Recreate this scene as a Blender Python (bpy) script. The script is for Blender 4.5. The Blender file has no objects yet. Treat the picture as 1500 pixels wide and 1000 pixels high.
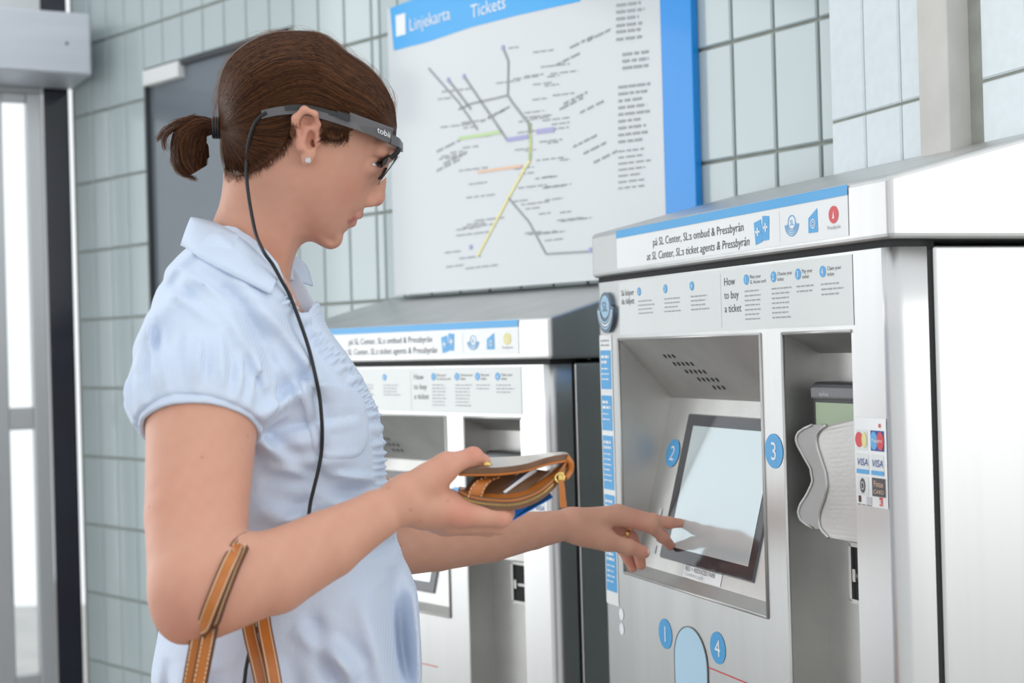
import bpy, bmesh, math, random
import numpy as np
from mathutils import Matrix, Vector
rng = np.random.default_rng(7); random.seed(7)
scene = bpy.context.scene; COL = scene.collection

# ------------------------------------------------------------------ camera
F = 2170.; CX = 750.; CY = 500.; HCAM = 1.32; ROLL = .0275; PIT = 9/2170.
_fw = np.array([0, math.cos(PIT), math.sin(PIT)]); _rt = np.array([1., 0, 0]); _up = np.cross(_rt, _fw)
CR = math.cos(ROLL)*_rt - math.sin(ROLL)*_up
CU = math.sin(ROLL)*_rt + math.cos(ROLL)*_up
CW = _fw; CC = np.array([0, 0, HCAM])
cd = bpy.data.cameras.new('camera'); cam = bpy.data.objects.new('camera', cd); COL.objects.link(cam)
cam.matrix_world = Matrix([[CR[i], CU[i], -CW[i], CC[i]] for i in range(3)] + [[0, 0, 0, 1]])
cd.sensor_width = 36; cd.lens = 36*F/1500; cd.clip_start = .05; cd.clip_end = 200
cd.dof.use_dof = True; cd.dof.focus_distance = 1.80; cd.dof.aperture_fstop = 5.0
scene.camera = cam
# ------------------------------------------------------------------ light
w = bpy.data.worlds.new('world'); scene.world = w; w.use_nodes = True
w.node_tree.nodes['Background'].inputs[0].default_value = (.93, .97, 1, 1)
w.node_tree.nodes['Background'].inputs[1].default_value = 1.0
def area(name, loc, target, sx, sy, power, col=(1, 1, 1)):
    l = bpy.data.lights.new(name, 'AREA'); l.shape = 'RECTANGLE'; l.size = sx; l.size_y = sy; l.energy = power; l.color = col
    o = bpy.data.objects.new(name, l); COL.objects.link(o); o.location = loc
    o.rotation_euler = (Vector(target)-Vector(loc)).to_track_quat('-Z', 'Y').to_euler(); return o
# daylight openings out of frame: glazing on the right (mirrored in the machine's side), and the entrance glazing that carries on past the glass door on the left
area('window_right_offscreen', (3.3, -.3, 1.8), (.2, 2.0, 1.2), 2.4, 2.2, 16, (1, .985, .96))
area('window_entrance_left_offscreen', (-3.3, 2.926, 1.5), (-3.3+.475, 2.926-.88, 1.5), 2.4, 2.4, 26, (.97, .99, 1))
scene.view_settings.view_transform = 'Standard'; scene.view_settings.look = 'None'
scene.view_settings.gamma = 1; scene.view_settings.exposure = 0.30; scene.view_settings.use_curve_mapping = False

# ------------------------------------------------------------------ helpers: projection
def ray(x, y): return CW + CR*(x-CX)/F + CU*(CY-y)/F
def atY(x, y, Y):
    d = ray(x, y); return CC + d*(Y/d[1])
P = atY
def nrm(v): v = np.asarray(v, float); return v/np.linalg.norm(v)

# ------------------------------------------------------------------ helpers: materials
M = {}
def mat(name, col, rough=.5, metal=0., spec=.5, noise=None, bump=None, coat=0., emit=None, trans=0., sss=0., alpha=1., ior=1.45, stretch=(1, 1, 1), detail=4):
    """noise=(scale, amount) varies the colour; bump=(scale, strength)"""
    m = bpy.data.materials.new(name); m.use_nodes = True; nt = m.node_tree; b = nt.nodes['Principled BSDF']
    b.inputs['Base Color'].default_value = (*col, 1); b.inputs['Roughness'].default_value = rough; b.inputs['Metallic'].default_value = metal
    b.inputs['Specular IOR Level'].default_value = spec; b.inputs['Coat Weight'].default_value = coat; b.inputs['Coat Roughness'].default_value = .08
    b.inputs['IOR'].default_value = ior; b.inputs['Transmission Weight'].default_value = trans; b.inputs['Alpha'].default_value = alpha
    if sss: b.inputs['Subsurface Weight'].default_value = sss; b.inputs['Subsurface Radius'].default_value = (.012, .004, .002); b.inputs['Subsurface Scale'].default_value = .6
    if emit: b.inputs['Emission Color'].default_value = (*emit[0], 1); b.inputs['Emission Strength'].default_value = emit[1]
    tc = nt.nodes.new('ShaderNodeTexCoord'); mp = nt.nodes.new('ShaderNodeMapping'); mp.inputs['Scale'].default_value = stretch
    nt.links.new(tc.outputs['Object'], mp.inputs[0])
    if noise:
        n = nt.nodes.new('ShaderNodeTexNoise'); n.inputs['Scale'].default_value = noise[0]; n.inputs['Detail'].default_value = detail
        nt.links.new(mp.outputs[0], n.inputs['Vector'])
        r = nt.nodes.new('ShaderNodeMapRange'); r.inputs[1].default_value = .3; r.inputs[2].default_value = .7
        r.inputs[3].default_value = 1-noise[1]; r.inputs[4].default_value = 1+noise[1]; nt.links.new(n.outputs[0], r.inputs[0])
        mx = nt.nodes.new('ShaderNodeVectorMath'); mx.operation = 'SCALE'; mx.inputs[0].default_value = col
        nt.links.new(r.outputs[0], mx.inputs['Scale']); nt.links.new(mx.outputs[0], b.inputs['Base Color'])
    if bump:
        n2 = nt.nodes.new('ShaderNodeTexNoise'); n2.inputs['Scale'].default_value = bump[0]; n2.inputs['Detail'].default_value = detail
        nt.links.new(mp.outputs[0], n2.inputs['Vector'])
        bp = nt.nodes.new('ShaderNodeBump'); bp.inputs['Strength'].default_value = bump[1]; bp.inputs['Distance'].default_value = .002
        nt.links.new(n2.outputs[0], bp.inputs['Height']); nt.links.new(bp.outputs[0], b.inputs['Normal'])
    M[name] = m; return m
def attr_mat(name, rough, sss=0., spec=.5, bump=None, aniso=0.):
    m = mat(name, (.5, .5, .5), rough, spec=spec, sss=sss, bump=bump); nt = m.node_tree
    a = nt.nodes.new('ShaderNodeAttribute'); a.attribute_name = 'tint'
    nt.links.new(a.outputs['Color'], nt.nodes['Principled BSDF'].inputs['Base Color']); return m
mat('steel', (.60, .60, .592), .36, 1., noise=(3, .07), bump=(120, .05), stretch=(4, 4, .2))
mat('steel_satin', (.58, .573, .553), .46, 1., noise=(9, .10), bump=(220, .12))
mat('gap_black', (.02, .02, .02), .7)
mat('white_sticker', (.86, .87, .86), .22, noise=(6, .02), coat=.4)
mat('pale_panel', (.74, .76, .74), .24, noise=(6, .02), coat=.4)
mat('print_blue', (.06, .38, .74), .3, coat=.3); mat('print_pale_blue', (.30, .60, .86), .3, coat=.3); mat('print_light_blue', (.50, .74, .90), .3, coat=.3)
mat('print_grey', (.36, .37, .39), .4); mat('print_faint', (.56, .58, .60), .4); mat('print_dark', (.10, .10, .11), .4)
mat('print_white', (.88, .89, .9), .35); mat('print_red', (.75, .09, .10), .4); mat('print_pink', (.86, .42, .44), .35); mat('print_yellow', (.85, .78, .35), .4)
mat('print_navy', (.05, .10, .36), .4); mat('print_green', (.55, .72, .38), .4); mat('print_lilac', (.42, .40, .66), .4); mat('print_orange', (.85, .55, .38), .4)
mat('emblem_metal', (.16, .20, .25), .22, 1.); mat('emblem_blue', (.35, .55, .72), .25)
mat('black_plastic', (.025, .026, .028), .35); mat('grey_plastic', (.20, .20, .205), .42, bump=(300, .05)); mat('glasses_grey', (.115, .11, .115), .4)
mat('bezel', (.035, .035, .042), .12, coat=.6)
mat('display', (.56, .63, .65), .10, .55, coat=.3, emit=((.74, .86, .88), .10))
mat('green_screen', (.25, .32, .20), .2, emit=((.55, .68, .48), .12))
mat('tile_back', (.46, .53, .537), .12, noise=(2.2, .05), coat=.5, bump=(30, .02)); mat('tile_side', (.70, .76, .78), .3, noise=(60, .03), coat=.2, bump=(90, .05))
mat('grout', (.33, .34, .30), .9, noise=(30, .1)); mat('concrete', (.62, .60, .56), .85, noise=(12, .08), bump=(60, .2))
mat('poster_white', (.60, .63, .645), .16, noise=(2, .02), coat=.5); mat('poster_blue', (.0, .27, .76), .25, coat=.4); mat('poster_sky', (.0, .36, .80), .25, coat=.3)
mat('door_grey', (.15, .175, .20), .12, noise=(1.5, .06), coat=.4); mat('door_edge', (.05, .055, .06), .5); mat('white_metal', (.78, .79, .78), .4)
mat('alu', (.58, .59, .60), .4, 1., noise=(4, .08), stretch=(1, 1, .2)); mat('alu_box', (.62, .65, .70), .5, .6, noise=(5, .06), stretch=(.3, .3, 3))
mat('post_dark', (.012, .014, .025), .12, noise=(4, .3), coat=.6)
mat('glass', (.95, .97, .97), .02, trans=1., ior=1.1)
mat('floor_stone', (.42, .41, .39), .35, noise=(5, .12))
mat('leather', (.47, .145, .020), .38, noise=(40, .12), bump=(220, .25), coat=.25); mat('leather_edge', (.09, .04, .02), .5); mat('leather_brown', (.16, .075, .035), .4, noise=(60, .15), bump=(200, .2))
mat('leather_pale', (.52, .45, .38), .35, coat=.3); mat('stitch', (.80, .66, .46), .7); mat('brass', (.75, .52, .18), .25, 1.)
mat('card_blue', (.01, .20, .72), .25, coat=.3); mat('card_white', (.80, .80, .82), .3); mat('card_dark', (.08, .06, .10), .3); mat('card_red', (.45, .05, .07), .3)
mat('cord', (.012, .012, .014), .4); mat('gold', (.85, .58, .25), .18, 1.); mat('crystal', (.9, .9, .92), .05, spec=1., metal=.6)
mat("lens", (.93, .95, .97), .02, trans=1., ior=1.3); mat('jeans', (.05, .08, .15), .8, noise=(80, .2)); mat('shoe', (.03, .03, .03), .4)
mat('eye_white', (.75, .72, .70), .15, coat=.5); mat('iris', (.10, .13, .15), .1, coat=.6); mat('lash', (.03, .018, .012), .6)

# ------------------------------------------------------------------ helpers: meshes
def link(name, me, parent=None):
    o = bpy.data.objects.new(name, me); COL.objects.link(o)
    if parent is not None: o.parent = parent
    return o
class MB:
    def __init__(s): s.v = []; s.f = []; s.m = []; s.mi = 0
    def add(s, vs, fs):
        n = len(s.v); s.v += [tuple(map(float, v)) for v in vs]; s.f += [tuple(n+i for i in f) for f in fs]; s.m += [s.mi]*len(fs); return s
    def quad(s, a, b, c, d): return s.add([a, b, c, d], [(0, 1, 2, 3)])
    def poly(s, pts): return s.add(pts, [tuple(range(len(pts)))])
    def box(s, lo, hi, fr=None):
        x0, y0, z0 = lo; x1, y1, z1 = hi
        vs = [(x0, y0, z0), (x1, y0, z0), (x1, y1, z0), (x0, y1, z0), (x0, y0, z1), (x1, y0, z1), (x1, y1, z1), (x0, y1, z1)]
        if fr is not None: vs = [fr(*v) for v in vs]
        return s.add(vs, [(0, 3, 2, 1), (4, 5, 6, 7), (0, 1, 5, 4), (1, 2, 6, 5), (2, 3, 7, 6), (3, 0, 4, 7)])
    def prism(s, pts, off):
        """closed polygon pts (3d) swept by vector off"""
        n = len(pts); pts = [np.asarray(p, float) for p in pts]; off = np.asarray(off, float)
        return s.add([*pts, *[p+off for p in pts]], [tuple(range(n))[::-1], tuple(range(n, 2*n))] + [(i, (i+1) % n, n+(i+1) % n, n+i) for i in range(n)])
    def tube(s, pts, r, seg=8, cap=True):
        pts = [np.asarray(p, float) for p in pts]; n = len(pts); rs = r if hasattr(r, '__len__') else [r]*n
        vs = []; ref = None
        for i, p in enumerate(pts):
            t = nrm(pts[min(i+1, n-1)]-pts[max(i-1, 0)])
            if ref is None:
                ref = np.cross(t, [0, 0, 1.]);
                if np.linalg.norm(ref) < .05: ref = np.cross(t, [0, 1., 0])
            ref = nrm(ref - t*(ref@t)); bn = np.cross(t, ref)
            for k in range(seg):
                a = 2*math.pi*k/seg; vs.append(p + rs[i]*(math.cos(a)*ref+math.sin(a)*bn))
        fs = [(i*seg+k, i*seg+(k+1) % seg, (i+1)*seg+(k+1) % seg, (i+1)*seg+k) for i in range(n-1) for k in range(seg)]
        if cap: fs += [tuple(range(seg))[::-1], tuple(range((n-1)*seg, n*seg))]
        return s.add(vs, fs)
    def ribbon(s, pts, widths, nrms, th):
        """flat strap: centre points, half width vectors, normals, thickness"""
        vs = []
        for p, wv, nv in zip(pts, widths, nrms):
            p, wv, nv = map(np.asarray, (p, wv, nv)); vs += [p-wv-nv*th/2, p+wv-nv*th/2, p+wv+nv*th/2, p-wv+nv*th/2]
        n = len(pts); fs = [(4*i+k, 4*i+(k+1) % 4, 4*i+4+(k+1) % 4, 4*i+4+k) for i in range(n-1) for k in range(4)]
        return s.add(vs, fs+[(3, 2, 1, 0), (4*n-4, 4*n-3, 4*n-2, 4*n-1)])
    def disc(s, c, ex, ey, rx, ry, n=28, a0=0, a1=2*math.pi):
        c, ex, ey = map(np.asarray, (c, ex, ey))
        return s.poly([c+ex*rx*math.cos(a0+(a1-a0)*i/n)+ey*ry*math.sin(a0+(a1-a0)*i/n) for i in range(n)])
    def arc(s, c, ex, ey, r0, r1, a0, a1, n=20):
        c, ex, ey = map(np.asarray, (c, ex, ey)); f = lambda r, a: c+ex*r*math.cos(a)+ey*r*math.sin(a)
        for i in range(n):
            b0 = a0+(a1-a0)*i/n; b1 = a0+(a1-a0)*(i+1)/n; s.quad(f(r0, b0), f(r1, b0), f(r1, b1), f(r0, b1))
        return s
    def build(s, name, mats, parent=None, bevel=0., smooth=False, seg=2):
        me = bpy.data.meshes.new(name); me.from_pydata(s.v, [], s.f)
        for m in (mats if isinstance(mats, (list, tuple)) else [mats]): me.materials.append(M[m])
        me.polygons.foreach_set('material_index', s.m)
        bm = bmesh.new(); bm.from_mesh(me)
        if bevel or smooth: bmesh.ops.remove_doubles(bm, verts=bm.verts, dist=1e-6)
        bmesh.ops.recalc_face_normals(bm, faces=bm.faces) if bevel or smooth else None
        if bevel: bmesh.ops.bevel(bm, geom=[e for e in bm.edges if e.is_manifold and e.calc_face_angle(0) > .5], offset=bevel, segments=seg, affect='EDGES', profile=.5)
        bm.to_mesh(me); bm.free()
        if smooth: me.polygons.foreach_set('use_smooth', [True]*len(me.polygons))
        return link(name, me, parent)
def tag(o, label=None, cat=None, group=None, kind=None):
    for k, v in (('label', label), ('category', cat), ('group', group), ('kind', kind)):
        if v: o[k] = v
    return o
def empty(name, loc, rz=0):
    o = bpy.data.objects.new(name, None); COL.objects.link(o); o.location = loc; o.rotation_euler = (0, 0, rz); o.empty_display_size = .05; return o
def text_geo(body, size, align='LEFT', spacing=1., shear=0.):
    c = bpy.data.curves.new('t', 'FONT'); c.body = body; c.size = size; c.align_x = align; c.space_line = spacing; c.shear = shear; c.resolution_u = 2
    o = bpy.data.objects.new('t', c); me = bpy.data.meshes.new_from_object(o)
    vs = np.array([v.co[:] for v in me.vertices]).reshape(-1, 3); fs = [tuple(p.vertices) for p in me.polygons]
    bpy.data.objects.remove(o); bpy.data.curves.remove(c); bpy.data.meshes.remove(me); return vs, fs
def put_text(mb, body, size, org, ex, ey, align='LEFT', squeeze=1., **k):
    vs, fs = text_geo(body, size, align, **k); org, ex, ey = map(lambda q: np.asarray(q, float), (org, ex, ey))
    return mb.add([org+ex*v[0]*squeeze+ey*v[1] for v in vs], fs)
def catmull(pts, n=8, closed=False):
    pts = [np.asarray(p, float) for p in pts]; N = len(pts); out = []
    for i in range(N if closed else N-1):
        p = [pts[(i+k-1) % N] if closed else pts[min(max(i+k-1, 0), N-1)] for k in range(4)]
        for j in range(n):
            t = j/n; out.append(.5*(2*p[1]+(p[2]-p[0])*t+(2*p[0]-5*p[1]+4*p[2]-p[3])*t*t+(3*p[1]-p[0]-3*p[2]+p[3])*t**3))
    if not closed: out.append(pts[-1])
    return out

# ------------------------------------------------------------------ setting
A1 = math.radians(20.4); P1 = np.array([.127, 2.3, 0.]); DU = np.array([math.sin(A1), -math.cos(A1), 0]); DD = np.array([math.cos(A1), math.sin(A1), 0])
tag(MB().box((-6, -4, -.1), (5, 8, 0)).build('floor', 'floor_stone'), kind='structure')
# back wall: three facets following the gentle bend of the tiled wall
WP = [np.array([.473, 2.202]), np.array([.252, 2.517]), np.array([-.26, 3.119])]
_a = math.radians(44.5); WP.append(WP[-1]+1.335*np.array([-math.sin(_a), math.cos(_a)]))
WL = [0.]
for i in range(3): WL.append(WL[-1]+float(np.linalg.norm(WP[i+1]-WP[i])))
def wallA(s, out=0., z=0.):
    i = 0 if s < WL[1] else (1 if s < WL[2] else 2)
    e = nrm(WP[i+1]-WP[i]); n = np.array([-e[1], -e[0]*-1]) ; n = np.array([-e[1], e[0]])
    if n @ WP[i] > 0: n = -n
    q = WP[i]+e*(s-WL[i])+n*out; return np.array([q[0], q[1], z])
WTOP = 3.0
DO = (1.505, 2.117, 2.055)     # doorway in the wall: s from, s to, top
wa = MB()
TH = .0045
brk = sorted([-.12, WL[1], WL[2], DO[0], DO[1], WL[3]])
for a, b in zip(brk[:-1], brk[1:]):
    z0 = DO[2] if abs(a-DO[0]) < 1e-6 else 0.
    f = [wallA(a+1e-7, -TH, z0), wallA(b-1e-7, -TH, z0), wallA(b-1e-7, -TH, WTOP), wallA(a+1e-7, -TH, WTOP)]
    g = [wallA(a+1e-7, -.18, z0), wallA(b-1e-7, -.18, z0), wallA(b-1e-7, -.18, WTOP), wallA(a+1e-7, -.18, WTOP)]
    wa.add(f+g, [(0, 1, 2, 3), (7, 6, 5, 4), (0, 4, 5, 1), (1, 5, 6, 2), (2, 6, 7, 3), (3, 7, 4, 0)])
wall_back = tag(wa.build('wall_back', 'grout'), kind='structure')
TW, THT, Z0 = .0920, .1853, .500
def tile_mesh(w, h, m, th=.006, b=.0022):
    x, z = w/2, h/2
    v = [(-x, 0, -z), (x, 0, -z), (x, 0, z), (-x, 0, z), (-x, -th+b, -z), (x, -th+b, -z), (x, -th+b, z), (-x, -th+b, z),
         (-x+b, -th, -z+b), (x-b, -th, -z+b), (x-b, -th, z-b), (-x+b, -th, z-b)]
    f = [(4, 5, 9, 8), (5, 6, 10, 9), (6, 7, 11, 10), (7, 4, 8, 11), (8, 9, 10, 11), (0, 1, 5, 4), (1, 2, 6, 5), (2, 3, 7, 6), (3, 0, 4, 7)]
    me = bpy.data.meshes.new('tile'); me.from_pydata(v, [], f); me.materials.append(M[m]); return me
full = tile_mesh(TW-.005, THT-.005, 'tile_back'); cache = {}
spots = []
for c in range(-1, 31):
    s0 = .0065+c*TW
    for r in range(-3, 14):
        z0 = Z0+r*THT; a, b, lo, hi = s0, s0+TW, z0, z0+THT
        if z0 < 0 or b > WL[3]: continue
        if a < DO[1] and b > DO[0] and lo < DO[2]:      # around the doorway
            if hi > DO[2]+.02: lo = DO[2]
            elif a < DO[0]-.012: b = DO[0]
            elif b > DO[1]+.012: a = DO[1]
            else: continue
        for k in (WL[1], WL[2]):                        # cut at the bends
            if a < k-.01 and b > k+.01: spots.append((k, b, lo, hi)); b = k
        spots.append((a, b, lo, hi))
def hidden(a, b, lo, hi):
    if .30 < a and b < 1.12 and lo > 1.45 and hi < 2.03: return True        # behind the poster
    if b < 1.1 and a > 0 and hi < 1.40: return True                         # behind the machines
    if hi < .40 or lo > 2.30 or (a < .6 and lo > 1.95) or (a < 1.1 and lo > 2.1): return True
    return False
vis = [q for q in spots if not hidden(*q)]; rest = [q for q in spots if hidden(*q)]
vis.sort(key=lambda q: wallA((q[0]+q[1])/2)[1])
def tile_xf(q):
    m = (q[0]+q[1])/2; p = wallA(m, -TH, (q[2]+q[3])/2); e = wallA(m+1e-3)-wallA(m-1e-3); n = wallA(m, 1.)-wallA(m)
    ang = math.atan2(n[1], n[0])+math.pi/2; return p, ang
def tile_of(q):
    wq, hq = q[1]-q[0]-.005, q[3]-q[2]-.005; key = (round(wq, 3), round(hq, 3))
    if abs(wq-TW+.005) < .001 and abs(hq-THT+.005) < .001: return full
    if key not in cache: cache[key] = tile_mesh(wq, hq, 'tile_back')
    return cache[key]
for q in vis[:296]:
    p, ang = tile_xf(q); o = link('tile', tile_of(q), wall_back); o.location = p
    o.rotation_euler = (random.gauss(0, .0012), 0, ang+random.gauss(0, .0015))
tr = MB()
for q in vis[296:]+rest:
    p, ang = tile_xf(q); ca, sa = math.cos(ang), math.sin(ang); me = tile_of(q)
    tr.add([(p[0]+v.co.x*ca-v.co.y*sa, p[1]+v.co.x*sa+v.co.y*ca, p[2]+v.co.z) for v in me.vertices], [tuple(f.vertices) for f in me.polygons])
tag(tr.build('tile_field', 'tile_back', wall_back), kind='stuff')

# side wall, parallel to the near machine, with pilaster
def mloc(u, d, z): return P1+DU*u+DD*d+np.array([0, 0, z])
wb = MB().box((.292, .254, 0), (.795, .42, WTOP), mloc)
wall_side = tag(wb.build('wall_side', 'grout'), kind='structure')
ts = {}
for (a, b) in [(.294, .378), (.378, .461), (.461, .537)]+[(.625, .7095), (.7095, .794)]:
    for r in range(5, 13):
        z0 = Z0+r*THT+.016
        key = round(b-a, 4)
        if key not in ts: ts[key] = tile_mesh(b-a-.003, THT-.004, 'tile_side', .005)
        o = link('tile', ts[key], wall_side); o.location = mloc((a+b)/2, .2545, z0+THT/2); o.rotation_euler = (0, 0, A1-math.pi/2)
tag(MB().box((.5385, .222, 0), (.5985, .26, WTOP), mloc).build('trim_1', 'concrete', bevel=.002), kind='structure')

# left end: black post, glazed metal door, header box
E0 = np.array([-1.19, 4.065, 0.]); DC = nrm([.88, .475, 0]); NC = np.array([DC[1], -DC[0], 0])
def cl(x, out, z): return E0+DC*x+NC*out+np.array([0, 0, z])
tag(MB().box((-.076, -.12, 0), (-.008, .0, WTOP), cl).build('trim_2', 'post_dark', bevel=.003), kind='structure')
d1 = tag(MB().box((-.98, -.03, 2.045), (-.079, .0, 2.10), cl).box((-1.02, -.05, 0), (-.98, .01, 2.14), cl).box((-1.02, -.05, 2.10), (-.079, .01, 2.6), cl).build('door_1', 'alu', bevel=.003), kind='structure')
for nm, (a, b, z0, z1) in dict(a=(-.122, -.082, 0, 2.045), b=(-.235, -.186, 0, 2.045), c=(-.94, -.90, 0, 2.045)).items():
    MB().box((a, -.035, z0), (b, .004, z1), cl).build('door_stile', 'alu', d1, bevel=.003)
for a, b in ((-.186, -.122), (-.90, -.235)):
    for z0, z1 in ((0, .475), (1.135, 1.195), (2.02, 2.045)):
        MB().box((a, -.032, z0), (b, .0, z1), cl).build('door_rail', 'alu', d1, bevel=.003)
    for z0, z1 in ((.475, 1.135), (1.195, 2.02)):
        MB().box((a, -.02, z0), (b, -.014, z1), cl).build('pane', 'glass', d1)
hb = MB().box((-1.0, .02, 2.057), (.0, .25, 2.217), cl).build('door_operator_box', 'alu_box', bevel=.006)
tag(hb, 'brushed metal operator box mounted over the glazed entrance door', 'box')
MB().disc(cl(-.062, .2505, 2.135), DC, (0, 0, 1), .004, .004, 12).build('keyhole', 'gap_black', hb)
# grey door in the tiled wall
d2 = MB()
d2.add([wallA(DO[0]+.004, -.008, 0), wallA(DO[1]-.004, -.008, 0), wallA(DO[1]-.004, -.008, DO[2]-.006), wallA(DO[0]+.004, -.008, DO[2]-.006),
        wallA(DO[0]+.004, -.09, 0), wallA(DO[1]-.004, -.09, 0), wallA(DO[1]-.004, -.09, DO[2]-.006), wallA(DO[0]+.004, -.09, DO[2]-.006)],
       [(0, 1, 2, 3), (7, 6, 5, 4), (0, 4, 5, 1), (1, 5, 6, 2), (2, 6, 7, 3), (3, 7, 4, 0)])
door2 = tag(d2.build('door_2', 'door_grey'), kind='structure')
fr = MB()
for a, b, z0, z1 in ((DO[0]-.001, DO[0]+.008, 0, DO[2]), (DO[1]-.008, DO[1]+.001, 0, DO[2]), (DO[0], DO[1], DO[2]-.012, DO[2]+.001)):
    q = [wallA(a, .004, z0), wallA(b, .004, z0), wallA(b, .004, z1), wallA(a, .004, z1)]; g = [wallA(a, -.055, z0), wallA(b, -.055, z0), wallA(b, -.055, z1), wallA(a, -.055, z1)]
    fr.add(q+g, [(0, 1, 2, 3), (7, 6, 5, 4), (0, 4, 5, 1), (1, 5, 6, 2), (2, 6, 7, 3), (3, 7, 4, 0)])
fr.build('door_frame', 'door_edge', door2)
q = MB(); a, b = 1.945, 2.112
q.add([wallA(a, .012, 2.012), wallA(b, .012, 2.012), wallA(b, .012, 2.052), wallA(a, .012, 2.052), wallA(a, -.05, 2.012), wallA(b, -.05, 2.012), wallA(b, -.05, 2.052), wallA(a, -.05, 2.052)],
      [(0, 1, 2, 3), (7, 6, 5, 4), (0, 4, 5, 1), (1, 5, 6, 2), (2, 6, 7, 3), (3, 7, 4, 0)]).build('door_closer', 'white_metal', door2, bevel=.003)

# ------------------------------------------------------------------ route map poster
def onplane(x, y, p0, n):
    d = ray(x, y); return CC + d*(((np.asarray(p0)-CC)@n)/(d@n))
_pn = wallA(.8, 1.)-wallA(.8); _pe = nrm(wallA(.5)-wallA(1.0)); _p0 = wallA(.8, .026); ZZ = np.array([0, 0, 1.])
def pp(x, y, out=0.): return onplane(x, y, _p0, _pn)+_pn*out
def uv(x, y): p = pp(x, y)-_p0; return p@_pe, p[2]
u0 = uv(572, 200)[0]; u1 = uv(1014, 10)[0]; ub = uv(968, 10)[0]; zt = uv(571, 12)[1]; zb = uv(600, 431)[1]
def pq(u, z, out=0.): return _p0+_pe*u+ZZ*z+_pn*out
def pslab(name, m, a, b, z0, z1, o0, o1, parent=None, bevel=0):
    return MB().add([pq(a, z0, o1), pq(b, z0, o1), pq(b, z1, o1), pq(a, z1, o1), pq(a, z0, o0), pq(b, z0, o0), pq(b, z1, o0), pq(a, z1, o0)],
                    [(0, 1, 2, 3), (7, 6, 5, 4), (0, 4, 5, 1), (1, 5, 6, 2), (2, 6, 7, 3), (3, 7, 4, 0)]).build(name, m, parent, bevel=bevel)
poster = empty('map_poster', pq((u0+u1)/2, zb)); 
def keep(o, parent):       # parent without moving
    o.parent = parent; o.matrix_parent_inverse = (Matrix.Translation(parent.location) @ parent.rotation_euler.to_matrix().to_4x4()).inverted(); return o
tag(poster, 'large white metro route map poster with bright blue edge strip on tiled wall', 'poster')
keep(pslab('poster_sheet', 'poster_white', u0, ub, zb, zt, -.013, 0), poster)
keep(pslab('edge_strip', 'poster_blue', ub, u1, zb-.02, zt+.01, -.013, .003, bevel=.002), poster)
band = MB()
band.mi = 0; c0 = [(571.5, 12.5), (577, 74), (592, 70), (597, 52), (604, 24), (655, 0), (640, -20), (600, -2)]
band.poly([pp(*q, .0006) for q in c0[:2]+[(590, 71), (595, 50), (598, 28), (660, 4)]+[(672, -22), (571.5, 13)][:1]][::-1])
band.mi = 1; band.poly([pp(*q, .0005) for q in [(577, 74), (625, 62), (690, 40), (760, 22), (850, 2), (850, -22), (660, -22), (571.5, 12)]][::-1])
keep(band.build('title_band', ['poster_sky', 'poster_sky']), poster)
tt = MB(); tt.mi = 0
tt.poly([pp(*q, .0011) for q in [(580, 23), (594, 19), (595, 50), (581, 54)]][::-1])
ex = nrm(pp(760, 0)-pp(600, 40)); tt.mi = 1; put_text(tt, 'Linjekarta', .036, pp(600, 46, .0011), _pe, ZZ, 'LEFT', .95); put_text(tt, 'Tickets', .036, pp(690, 27, .0011), _pe, ZZ)
tag(keep(tt.build('title_print', ['print_white', 'print_white']), poster), kind='stuff')
mp = MB()
def pline(pts, w, mi, sm=0):
    mp.mi = mi; pts = [pp(*q, .0012) for q in pts]
    for a, b in zip(pts[:-1], pts[1:]):
        t = nrm(b-a); s = np.cross(t, _pn)*w/2; mp.quad(a-s, b-s, b+s, a+s)
pline([(628, 100), (672, 150), (700, 190)], .004, 0); pline([(657, 117), (690, 160)], .005, 0); pline([(680, 112), (743, 205)], .005, 0); pline([(743, 205), (774, 200)], .008, 5); pline([(786, 193), (810, 190)], .009, 5)
pline([(737, 70), (745, 90), (744, 140), (752, 152), (774, 180), (777, 195)], .005, 0); pline([(777, 180), (778, 215), (777, 235), (770, 245), (745, 290), (700, 375)], .006, 4); pline([(777, 180), (776, 235)], .006, 2)
pline([(672, 203), (735, 193)], .007, 2); pline([(700, 252), (765, 243)], .005, 3); pline([(745, 290), (775, 325), (800, 372), (868, 368)], .004, 0); pline([(743, 140), (690, 152), (672, 160)], .004, 1)
for x, y in ((657, 117), (680, 112), (737, 70), (810, 190), (690, 362), (865, 366)):
    mp.mi = 5; mp.disc(pp(x, y, .0014), _pe, ZZ, .005, .005, 10)
r2 = random.Random(3)
def words(x, y, n, h, mi, slope=-.12, wpx=60, hw=.0022):     # a line of small print as broken dashes
    mp.mi = mi; cur = x
    while cur < x+wpx:
        l = r2.uniform(5, 14); a = pp(cur, y+slope*(cur-x), .001); b = pp(min(cur+l, x+wpx), y+slope*(min(cur+l, x+wpx)-x), .001); mp.quad(a-ZZ*hw, b-ZZ*hw, b+ZZ*hw, a+ZZ*hw); cur += l+r2.uniform(2, 4)
for y in (-4, 8, 18, 28, 38, 47, 58): words(903, y, 1, 1, 6 if y > -10 else 6, wpx=r2.uniform(32, 46), hw=.0024)
for y in (80, 90, 100): words(912, y, 1, 1, 6, wpx=38, hw=.0024)
for i in range(9): words(906, 128+i*10, 1, 1, 1, wpx=r2.uniform(34, 50))
for i in range(7): words(906, 222+i*9, 1, 1, 1, wpx=r2.uniform(34, 50), hw=.0015)
for i in range(46):
    x = r2.gauss(775, 22); y = r2.uniform(70, 355); words(x+8, y, 1, 1, 7, wpx=r2.uniform(14, 46), hw=.0013)
for i in range(22): words(r2.uniform(640, 700), r2.uniform(120, 400), 1, 1, 7, wpx=r2.uniform(20, 50), hw=.0014)
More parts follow.
